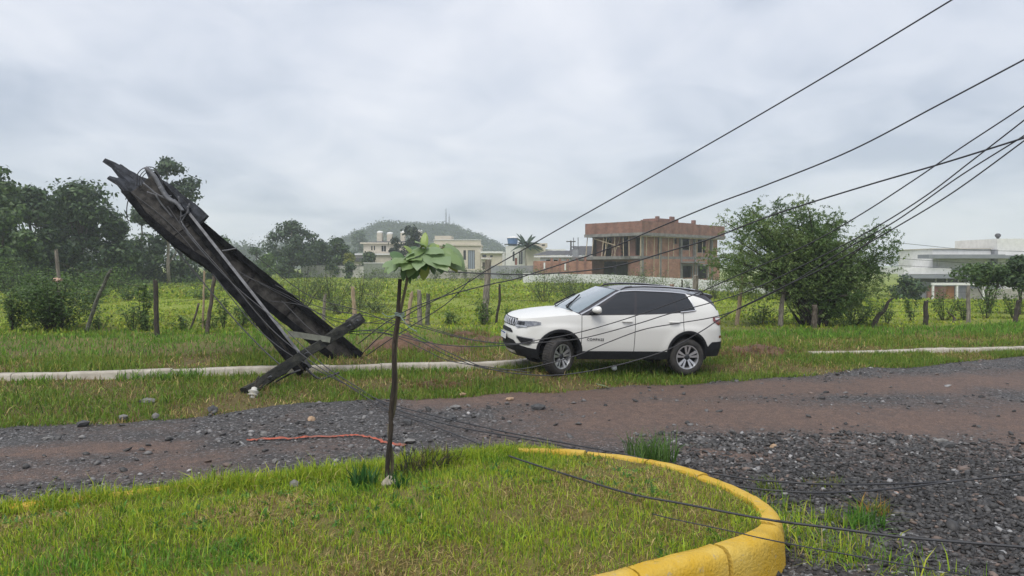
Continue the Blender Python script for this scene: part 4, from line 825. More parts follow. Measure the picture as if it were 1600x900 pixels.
# feathery roadside thorn tree, right of the car: many leaning stems, twigs strung with tiny leaflets
def thorn_tree(px, yb, Yd, wpx, hpx, label):
    b = P(px, yb, Yd); b.z = gz(b.x, b.y); s = Yd / F; root = empty('thorn_tree', b, label=label, cat='tree'); rr = random.Random(5)
    tw = MB(); stems = []; Wd, Ht = wpx * s, hpx * s; tips = []
    def lx(p): return (p - 1286) * s * .92
    def lz(p): return (515 - p) * s * .95
    goals = [(1105, 420), (1118, 395), (1150, 340), (1160, 365), (1185, 318), (1205, 335), (1232, 312), (1248, 330), (1272, 340), (1262, 318), (1290, 355), (1318, 338), (1335, 345), (1345, 368), (1378, 365), (1398, 385), (1395, 410), (1385, 430), (1350, 400), (1310, 395), (1180, 385), (1140, 410), (1125, 440), (1160, 435), (1225, 370), (1260, 380), (1200, 410), (1285, 410), (1330, 425), (1365, 440), (1240, 420), (1390, 455), (1340, 462), (1300, 450), (1215, 345), (1310, 365), (1370, 410), (1170, 350), (1360, 480), (1320, 490), (1235, 395), (1255, 355), (1205, 365), (1325, 400), (1145, 380), (1290, 380)]
    for gx_, gy_ in goals:
        for rep in range(2):
            g = Vector((lx(gx_) + rr.uniform(-.25, .25), rr.uniform(-1, 1) * Wd * .17, lz(gy_) + rr.uniform(-.15, .2))); b0 = Vector((rr.uniform(-.35, .3), rr.uniform(-.2, .2), -.1))
            mid = b0.lerp(g, .42) + Vector((0, 0, .12 * Ht)) ; mid.x *= .8; q = b0.lerp(mid, .5) + Vector((rr.uniform(-.1, .1), rr.uniform(-.1, .1), 0))
            pts = catmull([b0, q, mid, mid.lerp(g, .55) + Vector((0, 0, .1)), g], 3); r0 = rr.uniform(.015, .035) if rep else rr.uniform(.035, .075)
            tw.tube(pts, [r0 * (1 - i / len(pts)) + .006 for i in range(len(pts))], 5); stems.append(pts)
    tw.obj('trunk', DARKWOOD, root, True)
    V = []; cols = []; base = np.array([v for v in [(.105, .175, .046), (.14, .215, .064), (.075, .135, .036), (.17, .235, .075)]]); P_ = []; D_ = []; T_ = []
    for pts in stems:
        n = len(pts); tone = rr.choice(range(4))
        for k in range(62):
            i = min(n - 1, int(n * (.30 + .70 * rr.random() ** .7))); p0 = pts[i] + Vector((rr.gauss(0, .17), rr.gauss(0, .17), rr.gauss(0, .14))); out_ = Vector((rr.gauss(0, 1), rr.gauss(0, 1), rr.gauss(.25, .7))).normalized(); ln_ = rr.uniform(.22, .62); P_.append(p0); D_.append(out_ * ln_); T_.append(tone)
    P_ = np.array([p[:] for p in P_]); D_ = np.array([d[:] for d in D_]); T_ = np.array(T_); m = 22
    u = RNG.random((len(P_), m, 1)); pos = P_[:, None] + D_[:, None] * u; pos[..., 2:] -= .35 * np.linalg.norm(D_, axis=1)[:, None, None] * u ** 2
    pos = (pos + RNG.normal(0, .022, pos.shape)).reshape(-1, 3); n = len(pos); d = np.repeat(D_ / np.linalg.norm(D_, axis=1)[:, None], m, 0) * .8 + RNG.normal(0, .6, (n, 3)); d /= np.linalg.norm(d, axis=1)[:, None]; w = np.cross(d, RNG.normal(size=(n, 3))); w /= np.linalg.norm(w, axis=1)[:, None]
    ln_ = RNG.uniform(.028, .062, (n, 1)); V = np.stack([pos - d * ln_, pos - w * ln_ * .28, pos + d * ln_, pos + w * ln_ * .28], 1).reshape(-1, 3)
    c = base[np.repeat(T_, m)] * RNG.uniform(.7, 1.25, (n, 1)); link('crown', np_mesh('crown', V, np.arange(n * 4).reshape(-1, 4), LEAF, np.repeat(c, 4, 0)), root)
thorn_tree(1272, 517, 25.0, 310, 205, 'wide feathery thorn tree with many dark leaning stems right of the car')
# leafy shrubs and weeds along the fence
DKS = [((.060, .115, .026), 4), ((.090, .155, .036), 3), ((.035, .070, .018), 3), ((.13, .19, .06), 1)]
def shrub(name, px, yb, wpx, hpx, Yd, nleaf, size, cols, label, cat='shrub', group=None, stems=10, seed=0, shape=1.0):
    b = P(px, yb, Yd); b.z = gz(b.x, b.y); s = Yd / F; rr = random.Random(seed + 100); root = empty(name, b, label=label, cat=cat, group=group); wd, ht = wpx * s, hpx * s; m_ = MB(); pos = []; dirs = []
    for k in range(stems):
        a = rr.uniform(0, 6.28); q = rr.random() ** .6 * .5; tip = Vector((math.cos(a) * q * wd, math.sin(a) * q * wd * .8, ht * (1 - (q * 2) ** 2 * .45) * rr.uniform(.7, 1.05))); b0 = Vector((tip.x * .15, tip.y * .15, -.05)); mid = b0.lerp(tip, .5) + Vector((tip.x * .1, tip.y * .1, ht * .08)); pts = catmull([b0, mid, tip], 4)
        m_.tube(pts, [.004 + .007 * (1 - i / 8) for i in range(len(pts))], 4)
        for j in range(nleaf // stems):
            i = rr.randrange(2, len(pts)); p = pts[i] + Vector((rr.gauss(0, 1), rr.gauss(0, 1), rr.gauss(0, .7))) * wd * .06 * shape; pos.append(p[:])
    m_.obj('stems', DARKWOOD, root); pos = np.array(pos); n = len(pos); d = RNG.normal(size=(n, 3)); d[:, 2] = d[:, 2] * .5 - .15; d /= np.linalg.norm(d, axis=1)[:, None]; w = np.cross(d, np.array((0, 0, 1.0)) + RNG.normal(0, .4, (n, 3))); w /= np.linalg.norm(w, axis=1)[:, None]; ln_ = size * RNG.uniform(.6, 1.3, (n, 1)); up = np.cross(w, d)
    V = np.stack([pos, pos + d * ln_ - w * ln_ * .42 + up * ln_ * .1, pos + d * ln_ * 2, pos + d * ln_ + w * ln_ * .42 + up * ln_ * .1], 1).reshape(-1, 3); link('foliage', np_mesh('foliage', V, np.arange(n * 4).reshape(-1, 4), LEAF, np.repeat(pick(n, cols), 4, 0)), root); return root
SH = [((.085, .155, .034), 4), ((.12, .20, .045), 3), ((.050, .095, .024), 3), ((.16, .23, .07), 1)]
shrub('leafy_shrub', 80, 524, 140, 84, 23.2, 6200, .060, DKS, 'broad leafy dark shrub at the fence on the far left', stems=46, seed=1)
shrub('leafy_shrub', 20, 520, 50, 60, 22.8, 900, .055, SH, 'thin low shrub beside the broad leafy shrub at the left edge', stems=14, seed=2)
WG = 'weeds along the wire fence'
for i, (px, yb, w, h, Yd, n, lab) in enumerate([
    (222, 526, 26, 92, 23.4, 420, 'tall narrow weed with drooping leaves left of the dark fence post'), (208, 524, 60, 45, 23.2, 700, 'low weed clump between the broad shrub and the dark post'), (232, 524, 34, 40, 23.0, 420, 'low weed at the foot of the dark fence post'),
    (155, 524, 36, 44, 23.0, 420, 'weed at the foot of the leaning mossy post'), (285, 524, 50, 26, 23.2, 420, 'low weeds right of the dark fence post'), (350, 520, 34, 70, 24.0, 480, 'slim weed right of the brown leaning post'), (378, 520, 46, 44, 24.0, 620, 'weed clump under the leaning pole'), (402, 518, 60, 66, 24.5, 900, 'dark bushy weed behind the foot of the leaning pole'), (330, 522, 40, 30, 23.8, 380, 'low weed at the foot of the brown leaning post'),
    (700, 508, 60, 22, 25.5, 520, 'low broadleaf weeds between the three short posts and the tallest post'), (755, 500, 64, 40, 25.5, 800, 'dark broadleaf weed at the foot of the tallest post'), (790, 498, 30, 34, 26, 300, 'small weed right of the thin leaning stake'),
    (1190, 520, 90, 40, 25.6, 900, 'tangled weeds under the left side of the thorn tree'), (1330, 520, 110, 60, 25.4, 1700, 'dark low growth under the right side of the thorn tree'), (1285, 520, 70, 50, 25.6, 1100, 'dark low growth around the thorn tree stems'), (1385, 515, 40, 40, 26, 420, 'weed beside the crooked dark branch stump'),
    (1425, 512, 36, 52, 27.5, 520, 'upright weed left of the black fence post'), (1475, 512, 60, 58, 27.5, 900, 'straggly weeds between the black post and the pale pole'), (1540, 512, 60, 62, 28, 900, 'tangled weeds right of the pale pole'), (1585, 512, 46, 70, 28, 800, 'tangled weeds at the right edge of the fence'), (1505, 515, 40, 36, 27, 400, 'low weed at the foot of the pale pole')]):
    shrub('weed', px, yb, w * .9, h * .9, Yd, int(n * .85), .05 if i else .075, SH, lab, 'weed', WG, stems=max(5, n // 90), seed=10 + i, shape=1.2)
NTH = 'leftmost|second|third|fourth|fifth|sixth|seventh|eighth|ninth|tenth|eleventh|twelfth|thirteenth|fourteenth|fifteenth'.split('|')
# tall straggly weeds in the field, behind the poles and in front of the hoarding
FW = [((.12, .175, .06), 4), ((.09, .14, .048), 3), ((.16, .20, .07), 2), ((.07, .10, .04), 1.5)]
for i, (px, yb, w, h, Yd, n) in enumerate(sorted([(470, 492, 90, 70, 33, 1300), (520, 490, 80, 74, 34, 1300), (560, 486, 70, 60, 35, 900), (500, 470, 90, 44, 45, 900), (440, 470, 60, 40, 44, 600), (585, 470, 60, 40, 46, 600), (535, 500, 90, 30, 31, 1200), (595, 498, 70, 26, 31, 900)])):
    shrub('field_weed', px, yb, w, h, Yd, n, .05, FW, NTH[i] + (' from the left' if i else '') + ' of the straggly weeds behind the crossarm', 'weed', 'straggly weeds behind the crossarm', stems=max(8, n // 40), seed=40 + i, shape=1.5)
for i, (px, yb, w, h, Yd, n) in enumerate(sorted([(850, 478, 70, 44, 42, 900), (888, 474, 60, 46, 44, 900), (925, 470, 60, 34, 46, 700), (960, 468, 60, 34, 48, 700), (1005, 466, 50, 46, 50, 900), (1040, 470, 60, 34, 48, 700), (905, 478, 60, 40, 40, 900), (1075, 470, 44, 26, 48, 500), (1115, 476, 60, 40, 46, 900), (1150, 480, 60, 30, 44, 600), (1180, 482, 60, 30, 44, 600), (870, 470, 90, 30, 60, 700), (980, 462, 90, 26, 64, 700), (1020, 462, 90, 24, 62, 600)])):
    shrub('hoarding_weed', px, yb, w, h * 1.15, Yd, int(n * 1.1), .062, FW, NTH[i] + (' from the left' if i else '') + ' of the grey-green weeds before the white hoarding', 'weed', 'tall weeds before the hoarding', stems=max(8, n // 40), seed=60 + i, shape=1.3)
xs_w = [575, 600, 625, 650, 680, 705, 730, 750, 790, 815, 840]
for i, px in enumerate(xs_w):
    shrub('wall_weed', px, 440, 34, 24, 98, 420, .13, FW, NTH[i] + (' from the left' if i else '') + ' of the pale weeds along the far garden walls', 'weed', 'weeds along the far garden walls', stems=10, seed=90 + i, shape=1.3)
# scrub bushes before the left wood
for i, (px, yb, w, h, Yd, n) in enumerate(sorted([(20, 442, 90, 62, 46, 1500), (70, 440, 80, 50, 48, 1300), (118, 442, 70, 48, 46, 1200), (158, 440, 70, 50, 47, 1200), (190, 438, 60, 52, 50, 1000), (215, 432, 50, 20, 60, 500), (250, 430, 70, 16, 62, 500), (300, 430, 70, 18, 62, 500), (350, 430, 60, 20, 60, 500), (395, 426, 60, 18, 70, 500), (45, 452, 70, 34, 40, 900), (140, 452, 80, 30, 40, 900), (200, 450, 50, 24, 42, 500), (235, 446, 40, 20, 44, 400), (320, 446, 60, 22, 44, 500)])):
    shrub('scrub_bush', px, yb, w, h, Yd, n, .085, SH, NTH[i] + (' from the left' if i else '') + ' of the green scrub bushes before the left wood', 'bush', 'scrub before the left wood', stems=max(8, n // 45), seed=120 + i, shape=1.2)
# ------------------------------------------------------------------ the car
PAINT = mat('white_car_paint', (.70, .70, .665), .28, coat=.6, spec=.5)
BLACKP = mat('black_roof_paint', (.030, .027, .030), .22, coat=.5)
TRIM = mat('black_plastic_trim', (.009, .010, .012), .65, (.015, .016, .019), 20, spec=.3)
GLASST = mat('tinted_window', (.020, .023, .028), .06, spec=.55)
WSCREEN = mat('windscreen_glass', (.20, .245, .27), .04, spec=.9, coat=1.0)  # pale blue base colour carries the reflected sky
CHROME = mat('satin_chrome', (.66, .67, .69), .38, metal=.85)
ALLOY = mat('alloy_wheel', (.60, .61, .63), .30, metal=.75)
DALLOY = mat('dark_alloy', (.035, .037, .042), .35, metal=.4)
RUBBER = mat('tyre_rubber', (.022, .022, .022), .85, (.050, .045, .040), 9, .3, 60)
LAMPG = mat('headlamp_glass', (.10, .11, .13), .08, (.30, .31, .33), 18, spec=.8, coat=1)
REDL = mat('red_lamp', (.20, .012, .012), .12, (.10, .006, .008), 30, coat=1)
PLATE = mat('number_plate', (.72, .73, .74), .4)
WELLBLACK = mat('wheel_well', (.012, .012, .013), .95)  # even near-black of the wheel wells and underbody
def cr1(arr, k):
    """smooth value of a list of points at parameter k"""
    n = len(arr); k = min(max(k, 0), n - 1 - 1e-6); i = int(k); t = k - i; a, b, c, d = (Vector(arr[min(max(i + q, 0), n - 1)]) for q in (-1, 0, 1, 2))
    return .5 * ((2 * b) + (c - a) * t + (2 * a - 5 * b + 4 * c - d) * t * t + (3 * b - a - 3 * c + d) * t ** 3)
def build_car():
    LEN = 4.40; X0 = .84 + 1.318
    HEAD = R(193.0); pitch = R(-1.85); roll = R(-1.6)
    rot = Euler((roll, pitch, HEAD)); Rm = rot.to_matrix()
    DROP = .10; target = P(1073, 586.5, 14.55); loc = target - Rm @ Vector((.84 - 1.318 - .84, .90, -DROP))
    root = empty('parked_car', loc, rot, label='white compact off-roader with black roof stopped nose-up across the verge kerb', cat='car')
    o = lambda m_, nm, mt, par=root, sm=True, sh=R(40), **k: m_.obj(nm, mt, par, sm, sh, **k)
    plan = [(.0, 0), (.012, .22), (.045, .44), (.11, .62), (.22, .76), (.38, .845), (.62, .888), (.86, .905), (1.3, .905), (2.0, .905), (2.7, .905), (3.2, .905), (3.5, .905), (3.8, .893), (4.06, .86), (4.24, .79), (4.34, .66), (4.385, .42), (4.40, 0)]
    fine = catmull([(s, y, 0) for s, y in plan], 24); d = [0]
    for a, b in zip(fine, fine[1:]): d.append(d[-1] + (b - a).length)
    def PT(t):      # arclength -> outline point and outward normal
        i = max(1, min(len(d) - 1, int(np.searchsorted(d, t)))); u = (t - d[i - 1]) / (d[i] - d[i - 1] + 1e-9); p = fine[i - 1].lerp(fine[i], u); j0, j1 = max(0, i - 4), min(len(fine) - 1, i + 3); q = (fine[j1] - fine[j0]).normalized(); return p, Vector((-q.y, q.x, 0))
    FX = lambda s: .84 - (.84 - s) * 1.055 if s < .84 else (s if s < 3.9 else 3.9 + (s - 3.9) * .95)      # overhangs as in the picture
    T_of_s = lambda s: float(np.interp(s, [p.x for p in fine], d)); TY = d[-1]
    def inset_side(z): return np.interp(z, [.15, .3, .42, .55, .70, .82, .88, .97, 1.05, 1.15, 1.25], [.09, .05, .025, .012, .004, .0, .010, .018, .032, .055, .09])
    def inset_front(z): return np.interp(z, [.15, .26, .36, .50, .62, .72, .80, .88, .97, 1.05], [.16, .09, .03, .005, .0, .015, .04, .06, .10, .16])
    def inset_rear(z): return np.interp(z, [.15, .30, .45, .60, .75, .9, 1.0, 1.1, 1.2], [.14, .06, .01, .0, .03, .05, .06, .085, .13])
    def SP(t, z, off=0.0, side=1):
        p, n = PT(t); fr = inset_front(z) if p.x < 2.2 else inset_rear(z); w = n.x * n.x; ins = w * fr + (1 - w) * inset_side(z)
        # flared shoulders over the wheels
        fl = 0
        for sc in (.84, 3.476):
            rr_ = math.hypot(p.x - sc, z - .345); fl = max(fl, .018 * math.exp(-((rr_ - .44) / .10) ** 2))
        q = p + n * (off - ins + fl * (1 - w)); return Vector((X0 - FX(q.x), q.y * side, z))
    def arch(s, Rr):
        z = -1
        for sc in (.84, 3.476):
            if abs(s - sc) < Rr: z = max(z, .345 + (Rr ** 2 - (s - sc) ** 2) ** .5 * (1.0))
        return z
    def low(t):     # lower edge of the white sheet metal
        s = PT(t)[0].x; b = .365
        if s < .5: b = np.interp(s, [0, .05, .25, .5], [.47, .46, .40, .37])
        if s > 3.9: b = np.interp(s, [3.9, 4.0, 4.4], [.45, .55, .56])
        return max(b, arch(s, .435))
    def top(t):     # bonnet edge / belt line / tailgate edge
        s = PT(t)[0].x; return np.interp(s, [0, .08, .3, .7, 1.0, 1.3, 2.43, 3.3, 3.7, 4.1, 4.3, 4.4], [.925, .945, .98, 1.025, 1.055, 1.065, 1.095, 1.145, 1.18, 1.20, 1.185, 1.17])
    def tgrid(t0, t1, n): 
        ts = set(np.linspace(t0, t1, n))
        for sc in (.84, 3.476):
            for a in np.linspace(-.4349, .4349, 25):
                t = T_of_s(sc + a)
                if t0 < t < t1: ts.add(t)
        return sorted(ts)
    def patch(t0, t1, zlo, zhi, off=0, n=30, m=10, sides=(1, -1), mb=None):
        m_ = mb or MB()
        for sd in sides: m_.grid([[SP(t, zlo(t) + (zhi(t) - zlo(t)) * j / m, off, sd) for j in range(m + 1)] for t in tgrid(t0, t1, n)])
        return m_
    s1, s2, s3 = 1.25, 2.34, 3.36; gap = .006; tA, tB, tC = map(T_of_s, (s1, s2, s3))
    body = patch(0, tA - gap, low, top, n=44, m=14); tailb = patch(tC + gap, TY, low, top, n=44, m=14)
    # strip of body above the rear door's cut round the arch is part of the door; bonnet closes the top
    rows = []
    tend = T_of_s(1.22)
    for t in np.linspace(0.0, tend, 34):
        e_ = SP(t, top(t)); s = X0 - e_.x; cr = np.interp(s, [0, .06, .2, .6, 1.22], [.0, .018, .050, .080, .085]); rows.append([Vector((e_.x + .0 - (1 - u * u) * np.interp(s, [0, .3, 1.22], [0, .0, -.16]), e_.y * u, e_.z + cr * (1 - abs(u) ** 2.6))) for u in np.linspace(-1, 1, 25)])
    bon = MB().grid(rows)
    o(bon, 'bonnet', PAINT)
    o(body, 'front_body', PAINT); o(tailb, 'rear_body', PAINT)
    # bonnet crease lines and washer jets
    for yy in (-.22, .25):
        MB().box((X0 - .93, yy - .02, 1.122), (X0 - .90, yy + .02, 1.136)).obj('washer_jet', TRIM, root)
    # inner dark shell, underbody and wheel wells
    sh = patch(0, TY, lambda t: max(.30, arch(PT(t)[0].x, .42)), lambda t: top(t) - .02, off=-.05, n=60, m=5)
    sh.box((X0 - 3.02, -.80, .20), (X0 - 1.30, .80, .34)); sh.box((X0 - 4.2, -.62, .26), (X0 - .15, .62, .40)); o(sh, 'underbody', WELLBLACK, sh=None)
    for sc in (.84, 3.476):
        for sd in (1, -1):
            m_ = MB(); rows = [[Vector((X0 - sc + .43 * math.cos(a), sd * y, .345 + .43 * math.sin(a))) for y in (.87, .45)] for a in np.linspace(-.25, math.pi + .25, 20)]; m_.grid(rows); m_.box((X0 - sc - .42, sd * .45 - .01, .3), (X0 - sc + .42, sd * .45 + .01, .78)); o(m_, 'wheel_well', WELLBLACK, sh=None)
    # doors
    for sd in (1, -1):
        for (ta, tb, sh_) in ((tA, tB, 2.17), (tB, tC, 3.16)):
            dr = patch(ta + gap, tb - gap, low, lambda t: top(t) - .012, n=24, m=14, sides=(sd,)); dm = dr
            D = o(dr, 'door', PAINT); hd = MB(); ts = [T_of_s(sh_ - .11 + .22 * i / 8) for i in range(9)]
            hd.tube([SP(t, .955, .012 + .022 * math.sin(math.pi * i / 8) ** .5, sd) for i, t in enumerate(ts)], [.010] + [.016] * 7 + [.010], 8); o(hd, 'handle', PAINT, D)
            rc = patch(T_of_s(sh_ - .085), T_of_s(sh_ + .085), lambda t: .925, lambda t: .972, off=.0025, n=8, m=3, sides=(sd,)); o(rc, 'handle_shade_patch', mat('recess_shade', (.50, .50, .48), .4) if 'recess_shade' not in bpy.data.materials else bpy.data.materials['recess_shade'], D)  # darker patch paints the shade of a hollow that is not modelled
    # black cladding: sills, arches, bumper skirts
    for sd in (1, -1): o(patch(T_of_s(1.18), T_of_s(3.06), lambda t: .21, lambda t: .370, off=.012, n=20, m=5, sides=(sd,)), 'sill_cladding', TRIM)
    for sc in (.84, 3.476):
        for sd in (1, -1):
            rows = []
            for a in np.linspace(-.42 if sc < 1 else -.38, math.pi + (.30 if sc < 1 else .42), 36):
                rw = []
                for rr_, of in ((.375, -.10), (.385, .010), (.395, .020), (.435, .018), (.445, .0)):
                    s = sc - rr_ * math.cos(a); z = .345 + rr_ * math.sin(a); rw.append(SP(T_of_s(min(max(s, .05), 4.35)), max(z, .2), of, sd))
                rows.append(rw)
            o(MB().grid(rows), 'arch_cladding', TRIM)
    fb = patch(0, T_of_s(.46), lambda t: .22, lambda t: low(t) + .012, off=.006, n=24, m=5); o(fb, 'front_skirt', TRIM)
    rb = patch(T_of_s(3.86), TY, lambda t: .27, lambda t: low(t) + .012, off=.006, n=24, m=5); o(rb, 'rear_skirt', TRIM)
    o(patch(0, T_of_s(.055), lambda t: .255, lambda t: .315, off=.016, n=10, m=3), 'skid_plate', ALLOY)
    # front: seven slots, lamps, lower grille, fog lamps, plate
    tg = .50
    gr = patch(0, tg, lambda t: .795, lambda t: .945, off=.010, n=16, m=4); GR = o(gr, 'grille', TRIM)
    for k in range(7):
        tc_ = (k - 3) * .138; sd = 1 if tc_ >= 0 else -1
        def ring(w, z0, z1, of): return [SP(abs(tc_ + w * q[0]), (z0 + z1) / 2 + (z1 - z0) / 2 * q[1], of, 1 if tc_ + w * q[0] >= 0 else -1) for q in [(math.cos(a) * (abs(math.cos(a)) ** -.45 if abs(math.cos(a)) > .05 else 1) * .92, math.sin(a) * (abs(math.sin(a)) ** -.45 if abs(math.sin(a)) > .05 else 1) * .96) for a in np.linspace(0, 2 * math.pi, 16, endpoint=False)]]
        o(MB().tube(ring(.052, .812, .93, .016) + [ring(.052, .812, .93, .016)[0]], .009, 5, cap=False), 'slot_ring', CHROME, GR)
    for sd in (1, -1):
        ta, tb = .47, T_of_s(.47)
        zl = lambda t: np.interp(t, [ta, ta + .12, ta + .3, tb], [.80, .765, .80, .865]); zh = lambda t: np.interp(t, [ta, tb - .1, tb], [.905, .925, .905])
        hl = o(patch(ta, tb, zl, zh, off=.012, n=18, m=6, sides=(sd,)), 'headlight', LAMPG)
        o(patch(ta + .07, ta + .36, lambda t: .80, lambda t: .822, off=.016, n=10, m=2, sides=(sd,)), 'lamp_strip', CHROME, hl)
        o(patch(ta + .08, ta + .30, lambda t: .835, lambda t: .90, off=.015, n=8, m=3, sides=(sd,)), 'lamp_lens', DGLASS, hl)
        fa = .62; fbx = .95
        zl2 = lambda t: np.interp(t, [fa, fa + .12, fbx - .06, fbx], [.585, .475, .475, .545]); zh2 = lambda t: np.interp(t, [fa, fbx], [.61, .585])
        fs = o(patch(fa - .03, fbx + .03, lambda t: zl2(t) - .014, lambda t: zh2(t) + .014, off=.010, n=14, m=4, sides=(sd,)), 'fog_lamp_surround', CHROME)
        o(patch(fa, fbx, zl2, zh2, off=.016, n=14, m=4, sides=(sd,)), 'fog_lamp', TRIM, fs)
    o(patch(0, .44, lambda t: .665, lambda t: np.interp(t, [0, .34, .44], [.745, .735, .69]), off=.010, n=12, m=3), 'upper_intake', TRIM)
    o(patch(0, .60, lambda t: np.interp(t, [0, .45, .60], [.36, .36, .44]), lambda t: np.interp(t, [0, .5, .60], [.56, .53, .46]), off=.012, n=14, m=4), 'lower_intake', TRIM)
    pl = o(MB().box((X0 + .074, -.20, .515), (X0 + .086, .20, .645)), 'number_plate', PLATE, sm=False); o(MB().box((X0 + .0865, -.19, .618), (X0 + .088, .19, .640)), 'plate_band', mat('plate_blue', (.02, .06, .28), .4), pl, sm=False)
    # greenhouse
    Q0 = [(.96, 0, 1.13), (1.0, .34, 1.12), (1.09, .60, 1.10), (1.20, .77, 1.073), (1.32, .845, 1.058), (2.34, .862, 1.088), (3.24, .853, 1.138), (3.64, .828, 1.178), (4.00, .775, 1.20), (4.17, .68, 1.19), (4.26, .42, 1.18), (4.29, 0, 1.18)]
    Q1 = [(1.92, 0, 1.574), (1.94, .28, 1.572), (1.985, .49, 1.560), (2.05, .575, 1.547), (2.12, .625, 1.537), (2.40, .660, 1.557), (3.10, .655, 1.544), (3.48, .638, 1.514), (3.84, .60, 1.484), (4.00, .52, 1.497), (4.06, .30, 1.517), (4.08, 0, 1.522)]
    def GP(k, u, off=0.0, side=1):
        def raw(k, u):
            a, b = cr1(Q0, k), cr1(Q1, k); p = a.lerp(b, u); q = cr1(Q0, min(k + .05, 11)) - cr1(Q0, max(k - .05, 0)); n = Vector((-q.y, q.x, 0)); n = n.normalized() if n.length > 1e-6 else Vector((1, 0, 0)); return p + n * (.030 * math.sin(math.pi * u)), n
        p, n = raw(k, u); a, b = cr1(Q0, k), cr1(Q1, k); v = (b - a).normalized(); nn = (n - v * n.dot(v)).normalized()
        if k > 10.98 or k < .02: nn = Vector((nn.x, 0, nn.z)).normalized()
        p = p + nn * off; return Vector((X0 - p.x, p.y * side, p.z))
    def gpatch(k0, k1, u0, u1, off, n=20, m=8, sides=(1, -1), mb=None):
        m_ = mb or MB(); u0f = u0 if callable(u0) else (lambda k: u0); u1f = u1 if callable(u1) else (lambda k: u1)
        for sd in sides: m_.grid([[GP(k, u0f(k) + (u1f(k) - u0f(k)) * j / m, off, sd) for j in range(m + 1)] for k in np.linspace(k0, k1, n)])
        return m_
    o(gpatch(2.5, 9.6, -.02, 1.0, 0, n=70), 'window_pillars', BLACKP)
    o(gpatch(0, 11, -.10, .03, -.004, n=80, m=2), 'belt_seal', TRIM)
    o(gpatch(0, 2.86, .035, .985, .002, n=24), 'windscreen', WSCREEN)
    for sd in (1, -1):
        w1 = o(gpatch(4.12, 4.965, .04, .93, .004, sides=(sd,)), 'door_window', GLASST); o(gpatch(5.03, 6.0, .04, .93, .004, sides=(sd,)), 'door_window', GLASST)
        o(gpatch(6.04, 6.93, .04, .93, .004, sides=(sd,)), 'quarter_window', GLASST)
        o(gpatch(7.02, 8.72, -.06, lambda k: np.interp(k, [7, 7.4, 7.8, 8.2, 8.5, 8.72], [.95, .90, .78, .52, .26, .05]), .006, sides=(sd,), n=18), 'rear_pillar', PAINT)
        pts = [GP(3.72, .02, .008, sd)] + [GP(3.80, u, .010, sd) for u in (.2, .45, .7, .88)] + [GP(k, .968, .010, sd) for k in np.linspace(4.0, 6.9, 26)] + [GP(6.985, u, .012, sd) for u in (.93, .7, .4, .15, .03)] + [GP(k, .005, .012, sd) for k in np.linspace(6.9, 6.1, 5)]
        o(MB().tube(pts, .016, 6), 'window_moulding', CHROME)
    o(gpatch(9.5, 11, -.02, .97, 0, n=16), 'rear_window', GLASST)
    # roof
    rows = []
    for k in np.linspace(0, 11, 60):
        e_ = GP(k, 1.0); s = X0 - e_.x; ye = abs(e_.y); c = np.interp(s, [1.92, 2.1, 2.5, 3.0, 3.6, 4.0, 4.1], [0, .035, .066, .080, .072, .045, .03]) * min(1, (ye / .55)); rows.append([Vector((e_.x, e_.y * u, e_.z + c * (1 - abs(u) ** 2.2))) for u in np.linspace(-1, 1, 21)])
    o(MB().grid(rows), 'roof', BLACKP)
    for sd in (1, -1):
        rr_ = [Vector((X0 - 2.12, .585 * sd, 1.548))] + [Vector((X0 - s, sd * np.interp(s, [2.2, 3, 3.8], [.60, .605, .585]), np.interp(s, [2.12, 2.3, 2.6, 3.0, 3.4, 3.86], [1.580, 1.612, 1.628, 1.628, 1.610, 1.562]))) for s in np.linspace(2.22, 3.84, 14)] + [Vector((X0 - 3.92, .575 * sd, 1.515))]
        rl = o(MB().tube(rr_, [.010] + [.019] * 14 + [.010], 8), 'roof_rail', BLACKP); o(MB().tube([p + Vector((0, .010 * sd, .012)) for p in rr_[2:-2]], .011, 6), 'rail_top', CHROME, rl)
    sp = []
    for u in np.linspace(-1, 1, 13):
        y = .58 * u; xe = X0 - 4.00 + .05 * u * u; z = 1.534 - .03 * abs(u) ** 2.4; sp.append([Vector((xe + .14, y, z - .03)), Vector((xe + .10, y, z + .022)), Vector((xe - .17, y * .98, z - .022)), Vector((xe - .18, y * .98, z - .07)), Vector((xe - .02, y, z - .12))])
    m_ = MB().grid(sp, close=True); m_.f += [tuple(range(5)), tuple(60 + i for i in range(5))]; o(m_, 'roof_spoiler', BLACKP)
    MB().add([(X0 - 3.72, -.02, 1.575), (X0 - 3.72, .02, 1.575), (X0 - 3.92, .02, 1.545), (X0 - 3.92, -.02, 1.545), (X0 - 3.90, 0, 1.63)], [(0, 1, 4), (1, 2, 4), (2, 3, 4), (3, 0, 4), (3, 2, 1, 0)]).obj('aerial_fin', BLACKP, root)
    # wipers lying on the windscreen
    for k0, k1, u1 in ((2.15, -.55, .60), (-.1, -2.1, .62)):
        def W(k, u, of): return GP(abs(k), u, of, 1 if k >= 0 else -1)
        wp = o(MB().tube([W(k0, .03, .02), W(k0 * .6 + k1 * .4, .10, .035), W((k0 + k1) / 2, .30, .030)], .010, 5), 'wiper', TRIM); o(MB().box((-.3, -.008, -.012), (.3, .008, .012), Matrix.Translation(W((k0 + k1) / 2, .32, .022)) @ (W(k0 * .3 + k1 * .7, .55, .02) - W(k0 * .7 + k1 * .3, .08, .02)).to_track_quat('X', 'Z').to_matrix().to_4x4()), 'wiper_blade', TRIM, wp)
